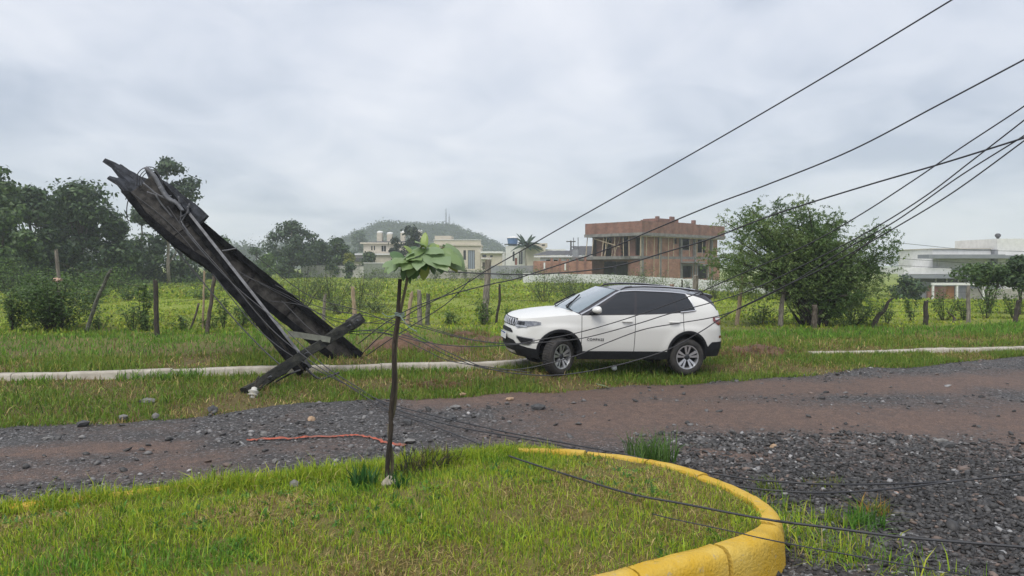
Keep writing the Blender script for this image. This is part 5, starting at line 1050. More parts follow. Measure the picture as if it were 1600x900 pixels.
    # mirrors
    for sd in (1, -1):
        rows = []; n = 12
        for i in range(n + 1):
            a = math.pi * i / n; rad = math.sin(a); rows.append([Vector((X0 - 1.54 + .125 * rad * math.cos(b) * (1.0 if math.cos(b) > 0 else .45), sd * (.985 - .115 * math.cos(a)), 1.165 + .082 * rad ** .7 * math.sin(b) * (1.0 if math.sin(b) > 0 else .75))) for b in np.linspace(0, 2 * math.pi, 16, endpoint=False)])
        mi = o(MB().grid(rows, close=True), 'mirror', PAINT); o(MB().box((X0 - 1.54, min(sd * .83, sd * .99), 1.085), (X0 - 1.42, max(sd * .83, sd * .99), 1.115)), 'mirror_foot', TRIM, mi, sm=False)
        o(MB().box((X0 - 1.562, min(sd * .90, sd * 1.07), 1.11), (X0 - 1.554, max(sd * .90, sd * 1.07), 1.21)), 'mirror_glass', DGLASS, mi, sm=False)
    # tail lamps
    for sd in (1, -1):
        ta, tb = T_of_s(4.02), T_of_s(4.02) + .52; tl = o(patch(ta, tb, lambda t: np.interp(t, [ta, ta + .16, tb], [.985, .90, .91]), lambda t: np.interp(t, [ta, tb], [1.055, 1.075]), off=.010, n=14, m=6, sides=(sd,)), 'tail_light', REDL)
        o(patch(ta + .06, tb, lambda t: 1.012, lambda t: 1.045, off=.014, n=12, m=2, sides=(sd,)), 'lamp_band', PLATE, tl)
        o(patch(T_of_s(4.2), T_of_s(4.2) + .18, lambda t: .64, lambda t: .69, off=.006, n=6, m=2, sides=(sd,)), 'reflector', REDL)
    # wheels
    def wheel(sc, sd, steer):
        w = empty('wheel', (0, 0, 0)); w.parent = root; w.location = (X0 - sc, sd * .795, .36 - DROP); w.scale = (1.045, 1, 1.045); w.rotation_euler = (0, 0, steer + (0 if sd > 0 else math.pi))
        # outer face towards +y of the wheel's own frame
        T_ = [(.228, -.085), (.235, -.105), (.275, -.118), (.315, -.112), (.336, -.095), (.343, -.06), (.345, 0), (.343, .06), (.336, .095), (.315, .112), (.275, .118), (.240, .108), (.228, .092)]
        ty = MB().lathe(T_, 44); o(ty, 'tyre', RUBBER, w, sh=R(60)); tr = MB()
        for i in range(44):
            a = 2 * math.pi * i / 44; Mx = Matrix.Rotation(-a, 4, 'Y'); tr.box((.340, -.082, -.008), (.352, -.03, .008), Mx); tr.box((.342, .03, -.016), (.352, .082, .0), Mx); tr.box((.342, -.022, -.004), (.352, .022, .012), Mx)
        x = o(tr, 'tread_blocks', RUBBER, w, sm=False); x['kind'] = 'stuff'
        rm = MB().lathe([(.231, .098), (.228, .106), (.212, .104), (.205, .085), (.198, .02), (.198, -.08)], 44); o(rm, 'rim', ALLOY, w, sh=R(35))
        o(MB().lathe([(.0, .02), (.198, .015)], 30), 'spoke_backing', mat('dark_disc', (.010, .010, .011), .9) if 'dark_disc' not in bpy.data.materials else bpy.data.materials['dark_disc'], w)  # near-black backing disc stands in for the shade behind the spokes
        for i in range(5):
            a = 2 * math.pi * i / 5 + .31; sp_m = MB()
            Mx = Matrix.Rotation(-a, 4, 'Y')
            for q in (-1, 1):
                vs = [(.045, .074, q * .012 - .012), (.045, .074, q * .012 + .012), (.212, .098, q * .046 + .028), (.212, .098, q * .046 - .028), (.045, .045, q * .012 - .012), (.045, .045, q * .012 + .012), (.212, .062, q * .046 + .028), (.212, .062, q * .046 - .028)]
                sp_m.add([Mx @ Vector(v) for v in vs], [(0, 1, 2, 3), (7, 6, 5, 4), (0, 4, 5, 1), (1, 5, 6, 2), (2, 6, 7, 3), (3, 7, 4, 0)])
            o(sp_m, 'spoke', ALLOY, w, sm=False)
            pk = MB(); vs = [(.100, .090, 0), (.190, .106, .016), (.190, .106, -.016)]; pk.add([Mx @ Vector(v) for v in vs] + [Mx @ Vector((v[0], v[1] - .03, v[2])) for v in vs], [(0, 1, 2), (5, 4, 3), (0, 3, 4, 1), (1, 4, 5, 2), (2, 5, 3, 0)]); o(pk, 'spoke_pocket', DALLOY, w, sm=False)
        o(MB().lathe([(0, .088), (.030, .088), (.050, .082), (.058, .07), (.058, .03)], 20), 'hub_cap', DALLOY, w)
    st = R(-31)
    for sc, s_ in ((.84, -st), (3.476, 0)):
        for sd in (1, -1): wheel(sc, sd, s_)
    # lettering on the front door, left and right
    cu = bpy.data.curves.new('lettering', 'FONT'); cu.body = 'COMPASS'; cu.size = .068; cu.extrude = .003; cu.space_character = 1.22; to = bpy.data.objects.new('lettering_tmp', cu); C.objects.link(to)
    dg = bpy.context.evaluated_depsgraph_get(); me = bpy.data.meshes.new_from_object(to.evaluated_get(dg)); bpy.data.objects.remove(to); me.materials.clear(); me.materials.append(TRIM)
    for sd in (1, -1):
        a = SP(T_of_s(1.36 if sd > 0 else 1.82), .575, .005, sd); b_ = link('lettering', me, root, label='black raised lettering on the front door'); b_.location = a
        b_.rotation_euler = (math.pi / 2, 0, math.pi if sd > 0 else 0)
    return root, Rm, loc
CAR, CARR, CARL = build_car()
# ------------------------------------------------------------------ broken concrete poles
def frame_on(a, b, face):
    """matrix: local x runs a->b, local z faces the given point as squarely as it can, origin a"""
    x = (b - a).normalized(); z = (Vector(face) - (a + b) / 2); z = (z - x * z.dot(x)).normalized(); y = z.cross(x)
    M = Matrix((x, y, z)).transposed().to_4x4(); M.translation = a; return M, (b - a).length
def h_pole(name, a, b, prof, dep, fl, web, label, group, jag=1, seed=1):
    """double-T concrete pole, its upper edge running a->b: two flanges and a recessed web, first end shattered; prof: (share of length, width)"""
    rr = random.Random(seed); M, Ln = frame_on(a, b, (0, 0, H)); root = empty(name, (0, 0, 0), label=label, cat='utility pole', group=group); root.matrix_world = M
    def jit(): return rr.uniform(-.010, .010)
    WD = lambda t: float(np.interp(t, [p[0] for p in prof], [p[1] for p in prof])); N_ = 30
    def strip(nm, mt, f0, f1, z0, z1):
        rows = []
        for i in range(N_ + 1):
            t = i / N_; x = Ln * t; w = WD(t); f = min(fl, w * .36); y0, y1 = f0(w, f), f1(w, f); r = []
            for k, (y, z) in enumerate([(y0, z0), (y1, z0), (y1, z1), (y0, z1)]):
                xx = x + (rr.uniform(-.05, .75) * jag if i == 0 else (rr.uniform(0, .2) * jag if i == 1 else 0)); r.append(Vector((xx, y + jit(), z + jit())))
            rows.append(r)
        m_ = MB().grid(rows, close=True); m_.f += [(0, 1, 2, 3), tuple(N_ * 4 + k for k in (3, 2, 1, 0))]; return m_.obj(nm, mt, root)
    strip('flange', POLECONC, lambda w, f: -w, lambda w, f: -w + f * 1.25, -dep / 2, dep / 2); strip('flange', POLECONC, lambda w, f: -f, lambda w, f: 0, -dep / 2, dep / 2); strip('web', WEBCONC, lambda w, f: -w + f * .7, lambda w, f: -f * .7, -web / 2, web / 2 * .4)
    for k in range(1, int(Ln / 1.1)):
        x = k * 1.1 + .3; w = WD(x / Ln); f = min(fl, w * .36)
        if w > .5: MB().box((x - .025, -w + f, -dep * .35), (x + .025, -f, dep * .15)).obj('cross_rib', WEBCONC, root)
    return root, M, Ln
BP = 'snapped concrete poles tied together'
pB0, pB1 = P(262, 301, 15.9), P(568, 552, 16.2)
POLEB, MBm, LB = h_pole('broken_pole', pB0, pB1, [(0, .60), (.3, .62), (1, .56)], .30, .12, .09, 'wider broken concrete pole with a pale recessed web, its foot behind the verge kerb', BP, .3, 3)
pA0, pA1 = P(243, 268, 15.1), P(482, 573, 14.1)
POLEA, MAm, LA = h_pole('broken_pole', pA0, pA1, [(0, .76), (.13, .76), (.25, .66), (.36, .52), (.46, .36), (.66, .30), (1, .25)], .28, .11, .12, 'black narrower broken pole in front, with cables strung along its left edge', BP, .25, 4)
# grey steel edge strip on the front pole
m_ = MB(); M, Ln = frame_on(P(294, 331, 14.75), P(486, 574, 13.85), (0, 0, H)); m_.box((0, -.026, -.02), (Ln, .026, .02), M); m_.box((0, .014, -.09), (Ln, .026, -.021), M)
x = m_.obj('steel_edge_strip', STEEL); x.parent = POLEA; x.matrix_parent_inverse = MAm.inverted()
# shattered ends: long splinters of concrete
def splinter(a, b, w, th, seed, par, Mp):
    rr = random.Random(seed); M, Ln = frame_on(a, b, (0, 0, H)); rows = []
    for i in range(8):
        t = i / 7; k = w * (1 - .70 * (1 - t) ** 1.8) * rr.uniform(.88, 1.12); y0 = rr.uniform(-.04, .04); q = th * (1 - .6 * (1 - t)) * rr.uniform(.8, 1.2)
        rows.append([M @ Vector((Ln * t, y0 - k / 2, -q / 2)), M @ Vector((Ln * t, y0 + k * rr.uniform(-.1, .15), -q * .7)), M @ Vector((Ln * t, y0 + k / 2, -q / 2)), M @ Vector((Ln * t, y0 + k / 2, q / 2)), M @ Vector((Ln * t, y0 + k * rr.uniform(-.1, .15), q * rr.uniform(.6, 1.1))), M @ Vector((Ln * t, y0 - k / 2, q / 2))])
    m_ = MB().grid(rows, close=True); m_.f += [tuple(range(6)), tuple(42 + k for k in range(5, -1, -1))]
    x = m_.obj('broken_splinter', SPL); x.parent = par; x.matrix_parent_inverse = Mp.inverted()
SPL = mat('skylit_broken_concrete', (.012, .014, .018), .95, (.050, .056, .068), 5, .8, 30)  # bluish lift of the lit upper surfaces is put into this colour
MPp = {id(POLEA): MAm, id(POLEB): MBm}
for i, (x0, y0, x1, y1, w, th, Yd, par) in enumerate([(163, 251, 262, 318, .34, .16, 15.4, POLEA), (172, 276, 275, 352, .30, .18, 15.1, POLEA), (186, 262, 290, 335, .42, .2, 15.5, POLEB), (182, 268, 300, 372, .34, .2, 15.2, POLEA), (184, 280, 270, 352, .46, .22, 15.1, POLEA), (228, 268, 318, 345, .30, .12, 15.6, POLEB), (246, 300, 330, 392, .26, .12, 15.0, POLEA)]):
    splinter(P(x0, y0, Yd), P(x1, y1, Yd), w, th, i + 3, par, MPp[id(par)])
# grey rag of torn sleeve and wire loops at the top
def wire(pts, r, nm, par, Mp, mt=CABLE, n=6):
    x = MB().tube(catmull(pts, 6), r, n).obj(nm, mt, None, True); x.parent = par; x.matrix_parent_inverse = Mp.inverted(); return x
GREYW = mat('grey_wire', (.08, .084, .092), .6, (.15, .155, .165), 10)
wp = lambda L_, Yd: [P(x, y, Yd) for x, y in L_]
for k, (L_, Yd, r, mt) in enumerate([
    ([(214, 290), (215, 272), (226, 262), (240, 262), (248, 272), (256, 290)], 14.9, .010, CABLE), ([(218, 292), (219, 275), (230, 265), (244, 268), (252, 284), (262, 305)], 14.85, .009, CABLE), ([(222, 300), (221, 280), (232, 268), (243, 275), (250, 295), (256, 312)], 14.95, .009, GREYW),
    ([(228, 262), (241, 275), (252, 294), (262, 308), (275, 318)], 14.7, .045, GREYW), ([(250, 292), (262, 310), (276, 318), (286, 330)], 14.65, .04, GREYW), ([(205, 303), (200, 314), (198, 328), (199, 342), (203, 345)], 15.0, .010, CABLE), ([(180, 285), (192, 296), (198, 305), (196, 312)], 15.0, .008, CABLE),
    ([(240, 300), (262, 312), (280, 318), (283, 335), (282, 348), (292, 332), (296, 318)], 14.7, .016, STEEL), ([(272, 312), (280, 318), (279, 307)], 14.7, .020, STEEL), ([(281, 340), (290, 335), (294, 331), (293, 322)], 14.7, .018, STEEL), ([(283, 346), (296, 365), (318, 392), (345, 425), (372, 458)], 14.6, .012, GREYW), ([(285, 350), (300, 374), (322, 400), (350, 432)], 14.55, .011, STEEL),
    ([(347, 392), (356, 391), (370, 388)], 15.3, .018, STEEL), ([(230, 300), (250, 306), (268, 306)], 14.8, .014, GREYW), ([(224, 286), (240, 300), (252, 318), (270, 340)], 14.8, .018, GREYW)]):
    wire(wp(L_, Yd), r, 'wire_loop', POLEA, MAm, mt)
# crossarm lying on the verge, its broken insulator and brace
a_, b_ = P(383, 614, 12.35), P(562, 498, 15.2); M, Ln = frame_on(a_, b_, (0, 0, H)); CA = empty('crossarm', (0, 0, 0), label='dark mossy crossarm lying slantwise under the broken poles, one end on the ground', cat='crossarm'); CA.matrix_world = M
rows = []; rr = random.Random(2)
for i in range(15):
    t = i / 14; k = .074 + .026 * t + rr.uniform(-.012, .012); rows.append([Vector((Ln * t, k * (1.28 if abs(math.sin(2 * a)) > .5 else 1) * math.cos(a) * 1.1 + rr.uniform(-.018, .018), k * (1.28 if abs(math.sin(2 * a)) > .5 else 1) * math.sin(a) + rr.uniform(-.014, .014))) for a in np.linspace(0, 2 * math.pi, 8, endpoint=False)])
m_ = MB().grid(rows, close=True); m_.f += [tuple(range(8)), tuple(112 + k for k in range(7, -1, -1))]; m_.obj('beam', mat('mossy_crossarm', (.006, .007, .006), .95, (.030, .030, .022), 7, .7, 40), CA)
for x in (.5, 1.5, Ln - .5, Ln - .25): MB().tube([(x, 0, -.16), (x, 0, .17)], .018, 6).obj('bolt', STEEL, CA)
MB().lathe([(.0, .0), (.12, .0), (.13, .02), (.13, .30), (0, .31)], 10, M=Matrix.Translation((Ln - .36, 0, 0)) @ Matrix.Rotation(-math.pi / 2, 4, 'Z')).obj('end_sleeve', mat('end_sleeve', (.02, .021, .02), .9, (.055, .055, .05), 8), CA)
br = MB(); M2, L2 = frame_on(P(450, 521, 13.9), P(516, 531, 14.1), (0, 0, H)); br.box((0, -.055, -.02), (L2, .055, .02), M2); x = br.obj('flat_brace', mat('lichen_steel', (.12, .125, .10), .7, (.20, .21, .17), 9), CA); x.parent = CA; x.matrix_parent_inverse = M.inverted()
# insulator: white, lying by the crossarm's low end
ip = GG(396, 622); ins = empty('insulator', ip + Vector((0, 0, .06)), (R(75), R(20), R(40)), label='white porcelain insulator lying at the low end of the crossarm', cat='insulator')
MB().lathe([(0, -.10), (.05, -.10), (.055, -.06), (.085, -.05), (.09, -.03), (.055, -.01), (.085, .01), (.09, .03), (.05, .05), (.045, .09), (0, .11)], 18).obj('porcelain', PORC, ins, True, R(60)); MB().tube([(0, .10, 0), (0, .22, .01), (.02, .30, .03)], .016, 6).obj('pin', DARKWOOD, ins)
wire(wp([(400, 617), (425, 600), (452, 585), (470, 578)], 13.2), .018, 'stay_wire', CA, M)
wire(wp([(478, 575), (488, 585), (500, 592), (515, 588), (530, 582)], 13.6), .022, 'hanging_strap', POLEA, MAm)
# ------------------------------------------------------------------ fallen cables
def cable(pts, r, label, group='fallen cables'):
    """pts: (px, py, distance)"""
    p = []; cc = Vector((0, 0, H)); ctl = [P(*q) for q in pts]
    sm = catmull(ctl, 9)
    if pts[0][0] > 1480: sm = [sm[0] + (sm[0] - sm[1]).normalized() * q for q in (9, 3)] + sm           # runs on out of the frame
    if pts[-1][0] > 1550: sm = sm + [sm[-1] + (sm[-1] - sm[-2]).normalized() * q for q in (2, 5)]
    for v in sm:          # never under the ground, the turf or the kerb it lies on
        for _ in range(4):
            zm = (KT + .09 if inside(np.array([v.x]), np.array([v.y]), OUT2)[0] else (float(road_z(v.x, v.y)) + (.10 if v.x > .5 else .03) if v.y < float(edge_y(v.x)) else gz(v.x, v.y) + .03)) + r + .008
            if v.z < zm: v = cc + (v - cc) * ((zm - H) / (v.z - H))
        p.append(v)
    o0 = p[0].copy(); x = MB().tube([v - o0 for v in p], r, 6).obj('cable', CABLE, None, True); x.location = o0
    return tag(x, label, 'cable', group)
cable([(1500, -8, 9.5), (1325, 98, 10.6), (1160, 195, 11.8), (1020, 275, 12.9), (887, 350, 13.9), (840, 377, 14.2), (811, 394, 14.4), (779, 412, 14.7), (755, 426, 14.9), (730, 442, 15.0), (690, 464, 15.2), (640, 490, 15.5), (600, 520, 15.7), (565, 553, 15.9)], .0115, 'topmost cable rising steeply to the top edge of the sky')
cable([(1625, 80, 9.3), (1470, 162, 10.1), (1330, 235, 10.9), (1200, 288, 11.7), (1114, 320, 12.3), (1016, 361, 13.0), (968, 382, 13.3), (930, 396, 13.6), (886, 410, 13.9), (836, 426, 14.2), (805, 436, 14.4), (767, 444, 14.7), (730, 453, 14.9), (690, 464, 15.1), (640, 483, 15.3), (600, 506, 15.5), (560, 537, 15.7)], .0115, 'second cable from the top, crossing in front of the unfinished house')
cable([(735, 436, 14.9), (716, 458, 15.0), (690, 480, 15.1), (650, 505, 15.3), (610, 530, 15.5), (572, 556, 15.8)], .010, 'short cable falling left from the tallest fence post to the broken poles')
cable([(1630, 206, 8.8), (1480, 253, 9.8), (1360, 288, 10.6), (1240, 325, 11.4), (1180, 346, 11.8), (1110, 373, 12.2), (1040, 394, 12.6), (980, 412, 13.0), (930, 421, 13.3), (880, 426, 13.6), (817, 429, 14.0), (750, 427, 14.6), (690, 424, 15.2)], .0115, 'slack cable sagging over the thorn tree top')
cable([(1625, 145, 8.9), (1600, 166, 9), (1500, 232, 9.6), (1430, 280, 10), (1345, 335, 10.7), (1260, 383, 11.2), (1160, 427, 11.9), (1080, 462, 12.4), (985, 496, 13.0), (902, 520, 13.4), (842, 531, 13.5), (800, 537, 13.6), (730, 530, 14), (660, 512, 14.5), (600, 498, 15), (500, 480, 15.3), (430, 445, 15.4)], .0088, 'cable crossing the car windows and door handle, ending high on the front pole')
cable([(1625, 168, 8.9), (1600, 188, 9), (1520, 250, 9.5), (1445, 307, 9.9), (1360, 360, 10.5), (1260, 412, 11.1), (1160, 458, 11.8), (1047, 490, 12.4), (992, 507, 12.8), (907, 529, 13.2), (832, 536, 13.4), (780, 540, 13.6), (720, 541, 13.8), (660, 534, 14.1), (600, 520, 14.6), (560, 517, 14.9), (500, 524, 15), (440, 470, 15.3)], .0088, 'cable crossing the car below its door handles and the front wheel arch')
cable([(1625, 192, 8.9), (1600, 212, 9), (1500, 275, 9.6), (1400, 345, 10.1), (1320, 390, 10.6), (1240, 440, 11.2), (1160, 480, 11.8), (1117, 495, 12.1), (1060, 505, 12.4), (1005, 515, 12.7), (950, 535, 13.0), (902, 555, 13.1), (857, 568, 13.1), (810, 577, 13.1), (760, 576, 13.2), (700, 556, 13.7), (650, 530, 14.2), (600, 516, 14.7), (545, 518, 15.0)], .0088, 'cable dipping from the tail lamp across the rear door to the front wheel')
cable([(1625, 200, 8.8), (1600, 220, 8.9), (1490, 300, 9.6), (1400, 355, 10.1), (1300, 412, 10.7), (1220, 450, 11.3), (1160, 479, 11.7), (1127, 497, 11.9), (1095, 518, 12.0), (1042, 547, 12.2), (967, 570, 12.3), (885, 585, 12.3), (822, 585, 12.5), (760, 575, 12.9), (700, 550, 13.6), (650, 524, 14.2), (600, 500, 14.8), (560, 485, 15.2), (480, 460, 15.5), (400, 400, 15.6)], .0088, 'lowest cable over the car, looping under its sills')
# cables strung down the poles and fanning over the near road
for k, (L_, lab) in enumerate([
    ([(190, 300, 14.9), (240, 350, 14.8), (300, 420, 14.5), (360, 492, 14.2), (410, 545, 13.9), (450, 580, 13.6)], 'leftmost cable hanging along the black front pole'),
    ([(205, 300, 14.8), (268, 352, 14.7), (330, 425, 14.4), (390, 500, 14), (440, 545, 13.7), (500, 580, 13.2), (560, 610, 12.6), (606, 630, 12), (660, 645, 11.5), (740, 664, 10.9), (800, 677, 10.6), (880, 692, 10.2), (960, 707, 9.9), (1060, 729, 9.3), (1151, 746, 8.7), (1250, 755, 8.2), (1330, 757, 7.9), (1450, 754, 7.4), (1540, 747, 7.1), (1625, 737, 6.9)], 'upper of the two cables lying along the far side of the yellow kerb'),
    ([(262, 322, 14.7), (300, 375, 14.5), (360, 440, 14.1), (430, 500, 13.7), (500, 566, 13.2), (560, 606, 12.6), (603, 632, 12.0), (650, 650, 11.4), (720, 668, 10.8), (800, 682, 9.9), (880, 697, 9.2), (940, 713, 8.7), (1000, 729, 8.3), (1081, 747, 7.8), (1165, 762, 7.4), (1250, 769, 7.2), (1320, 769, 7.0), (1400, 763, 6.9), (1500, 751, 6.8), (1625, 738, 6.7)], 'lower of the two cables running over the island turf tip'),
    ([(300, 372, 14.4), (352, 430, 14.1), (420, 510, 13.7), (480, 560, 13.2), (540, 600, 12.7), (605, 640, 11.8), (675, 665, 10.6), (740, 690, 9.0), (800, 714, 7.5), (893, 744, 6.7), (983, 771, 6.2), (1067, 787, 5.95), (1194, 811, 5.55), (1300, 825, 5.4), (1407, 839, 5.25), (1500, 847, 5.15), (1625, 857, 5.0)], 'cable crossing the middle of the island turf and the yellow kerb nose')]):
    cable(L_, .0095 if k else .013, lab)
cable([(1020, 803, 5.75), (1047, 810, 5.65), (1100, 821, 5.45), (1151, 832, 5.25), (1190, 841, 5.08), (1250, 853, 5.05), (1300, 862, 5.0), (1400, 880, 4.9), (1480, 893, 4.85), (1560, 906, 4.8)], .0045, 'thin wire over the near end of the yellow kerb')
for k, (L_, lab) in enumerate([([(380, 430, 15.2), (450, 462, 15.2), (520, 500, 15.3), (570, 505, 15.3), (620, 497, 15.2), (680, 515, 14.8), (740, 531, 14.3), (790, 537, 13.9)], 'thin cable looping from the wide pole to the car bumper'), ([(420, 470, 15.2), (480, 480, 15.1), (540, 519, 14.9), (600, 521, 14.6), (650, 540, 14.2), (700, 563, 13.6), (760, 573, 13.2), (830, 582, 12.9)], 'thin cable looping from the crossarm to the kerb by the front wheel'), ([(330, 400, 15.3), (420, 450, 15.3), (500, 490, 15.3), (540, 500, 15.3), (600, 505, 15.3), (660, 494, 15.3)], 'thin cable slung across the wide pole web')]):
    cable(L_, .008, lab)
for k, (y0, y1) in enumerate(((376, 392), (401, 408), (412, 416))): 
    a, b = P(1390, y0 + 2, 62), P(1640, y1 + 2, 60); x = MB().tube([Vector((0, 0, 0)), (b - a) * .5 - Vector((0, 0, .25)), b - a], .022, 4).obj('power_line', CABLE); x.location = a; tag(x, ('topmost', 'middle', 'lowest')[k] + ' of the thin far power lines left of the white house', 'power line', 'far power lines')
# ------------------------------------------------------------------ fence posts and wire
def post(px0, y0, px1, y1, r, mt, label, Yd=None, name='fence_post', bend=0):
    b = GG(px1, y1) if Yd is None else P(px1, y1, Yd)
    if Yd is not None: b.z = gz(b.x, b.y)
    t = P(px0, y0, b.y); root = bpy.data.objects.new(name, None); rr = random.Random(int(px0)); rows = []; ax = t - b; n = 9
    for i in range(n):
        u = i / (n - 1); c = ax * u + Vector((bend * math.sin(math.pi * u), 0, 0)) + Vector((rr.uniform(-.012, .012), rr.uniform(-.012, .012), 0)); k = r * (1.08 - .22 * u)
        if i == 0: c = c - Vector((0, 0, .25))
        rows.append([c + Vector((math.cos(a) * k * rr.uniform(.85, 1.12), math.sin(a) * k * rr.uniform(.85, 1.12), (rr.uniform(-.04, .05) if i == n - 1 else 0))) for a in np.linspace(0, 2 * math.pi, 8, endpoint=False)])
    m_ = MB().grid(rows, close=True); m_.f += [tuple(range(7, -1, -1)), tuple(8 * (n - 1) + k for k in range(8))]
    x = m_.obj(name, mt); x.location = b; bpy.data.objects.remove(root); tag(x, label, 'fence post', 'posts of the old wire fence'); return b, ax
MOSSW = mat('mossy_post', (.045, .050, .035), .95, (.16, .16, .13), 10, .6, 40)
REDW = mat('red_brown_post', (.19, .12, .085), .9, (.33, .24, .18), 8, .6, 40, stretch=(3, 3, .5))
POSTS = [post(88, 391, 97, 500, .062, GREYWOOD, 'pale grey post standing in the broad shrub', 23.8), post(173, 420, 134, 521, .062, MOSSW, 'mossy grey post leaning right, beside the broad shrub', bend=-.05), post(243, 438, 245, 527, .075, DARKWOOD, 'thick black post in the left part of the fence'),
    post(336, 426, 323, 522, .062, BARK, 'brown post leaning slightly right near the front pole'), post(508, 461, 505, 498, .06, GREYWOOD, 'small pale post seen between the wide pole and the crossarm end', 26), post(551, 449, 555, 505, .075, TANWOOD, 'thick pale post split along its length behind the crossarm end', 25),
    post(643, 457, 636, 503, .07, TANWOOD, 'leftmost of the three short posts right of the sapling', 25.5), post(655, 454, 656, 506, .085, GREYWOOD, 'middle and palest of the three short posts right of the sapling', 25.5), post(669, 460, 668, 507, .08, MOSSW, 'rightmost, dark-sided of the three short posts right of the sapling', 25.5),
    post(763, 406, 757, 500, .12, GREYWOOD, 'tallest thick grey post, left of the car bonnet', 26), post(781, 445, 774, 498, .045, DARKWOOD, 'thin dark stake just right of the tallest post', 26, bend=.05), post(1087, 431, 1085, 505, .11, GREYWOOD, 'grey post standing behind the car roof spoiler', 26), post(1066, 438, 1064, 500, .03, DARKWOOD, 'thin dark stake behind the car roof', 26), post(1050, 445, 1049, 500, .10, REDW, 'stubby brown post top just showing over the car roof', 26),
    post(1162, 424, 1151, 516, .075, TANWOOD, 'tan post leaning right, between the car tail and the thorn tree', 25.2), post(1225, 440, 1219, 508, .085, GREYWOOD, 'pale post standing inside the left side of the thorn tree', 24.6), post(1273, 478, 1272, 517, .10, BARK, 'short stump post among the thorn tree stems', 24.2), post(1447, 470, 1446, 520, .085, DARKWOOD, 'black post right of the thorn tree', 25.5), post(1513, 448, 1513, 520, .07, GREYWOOD, 'pale slim post before the white house', 26), post(1481, 488, 1489, 522, .045, BARK, 'thin crooked post between the black and the pale slim posts', 26, bend=.12), post(1591, 470, 1586, 516, .08, DARKWOOD, 'dark post at the right edge of the fence', 26)]
x = MB().tube(catmull([(0, 0, -.2), (-.05, 0, .1), (.12, .05, .42), (.30, 0, .62), (.42, .02, .88), (.60, 0, 1.02)], 4), [.11 - .004 * i for i in range(21)], 7).obj('tree_stump', DARKWOOD, None, True); b = P(1368, 522, 24.6); x.location = (b.x, b.y, gz(b.x, b.y)); tag(x, 'crooked dark broken branch stump leaning right of the thorn tree', 'stump')
x = MB().tube(catmull([(0, 0, -.1), (.22, 0, .45), (.33, 0, .85)], 4), [.035] * 9, 6).obj('fence_stay', BARK, None, True); b = P(295, 516, 23.6); x.location = (b.x, b.y, gz(b.x, b.y)); tag(x, 'thin dark prop leaning on the pale slim post near the front pole', 'stake'); post(319, 424, 316, 478, .035, TANWOOD, 'slim pale post with a dark prop leaning on it', 23.8)
for k, f in enumerate((.35, .60, .85)):
    m_ = MB()
    pts = sorted([(b + ax * f) for b, ax in POSTS if ax.z > .9], key=lambda v: v.x); out_ = []
    for a, b in zip(pts, pts[1:]):
        if (b - a).length > .25: out_ += [a, a.lerp(b, .5) - Vector((0, 0, .02 * (b - a).length ** .5))]
    out_.append(pts[-1]); o0 = out_[0].copy(); x = MB().tube([v - o0 for v in out_], .005, 4).obj('fence_wire', mat('rusty_wire', (.06, .045, .035), .8) if k == 0 else bpy.data.materials['rusty_wire']); x.location = o0; tag(x, ('lowest', 'middle', 'top')[k] + ' wire of the old fence strung between its posts', 'fence wire', 'wires of the old fence')
# ------------------------------------------------------------------ sapling tied to a stake on the island
sb = G(606, 750, .29); sY = sb.y
stk = empty('stake', sb, label='dark wooden stake holding up the young sapling on the turf', cat='stake')
def SPx(px, py, dy=0): return P(px, py, sY + dy) - sb
rows = []; rr = random.Random(8); L_ = catmull([SPx(605, 756), SPx(606, 720), SPx(611, 672), SPx(611, 640), SPx(616, 590), SPx(615, 545), SPx(621, 500), SPx(625, 436)], 5)
for i, c in enumerate(L_):
    k = .0225 - .005 * i / len(L_); rows.append([c + Vector((math.cos(a) * k * rr.uniform(.86, 1.1), math.sin(a) * k * rr.uniform(.86, 1.1), 0)) for a in np.linspace(0, 2 * math.pi, 8, endpoint=False)])
m_ = MB().grid(rows, close=True); m_.f += [tuple(8 * (len(L_) - 1) + k for k in range(8))]; m_.obj('pole', mat('dark_stake', (.016, .012, .009), .9, (.052, .038, .026), 8, .6, 40, stretch=(3, 3, .6)), stk)
sap = empty('sapling', sb, label='young tree with large drooping green leaves tied to the dark stake', cat='sapling'); tr = MB()
tr.tube(catmull([SPx(611, 752, .06), SPx(613, 720, .06), SPx(608, 672, .04), SPx(616, 640, .05), SPx(619, 600, .05), SPx(618, 555, .05), SPx(622, 510, .06), SPx(628, 476, .06), SPx(634, 448, .05), SPx(637, 430, .04)], 5), [.016 - .004 * i / 46 for i in range(46)], 7)
SAPB = mat('sapling_bark', (.10, .085, .05), .8, (.16, .14, .09), 9); tr.obj('trunk', SAPB, sap, True)
for L2 in ([(637, 430), (633, 420), (628, 411), (622, 404)], [(637, 430), (645, 422), (656, 413), (664, 404), (668, 392)], [(637, 430), (640, 415), (645, 402), (652, 392), (660, 384)], [(656, 413), (670, 410), (684, 404)], [(664, 400), (680, 392), (694, 386)]):
    MB().tube(catmull([SPx(*p) for p in L2], 4), [.009 - .0003 * i for i in range((len(L2) - 1) * 4 + 1)], 6).obj('branch', SAPB, sap, True)
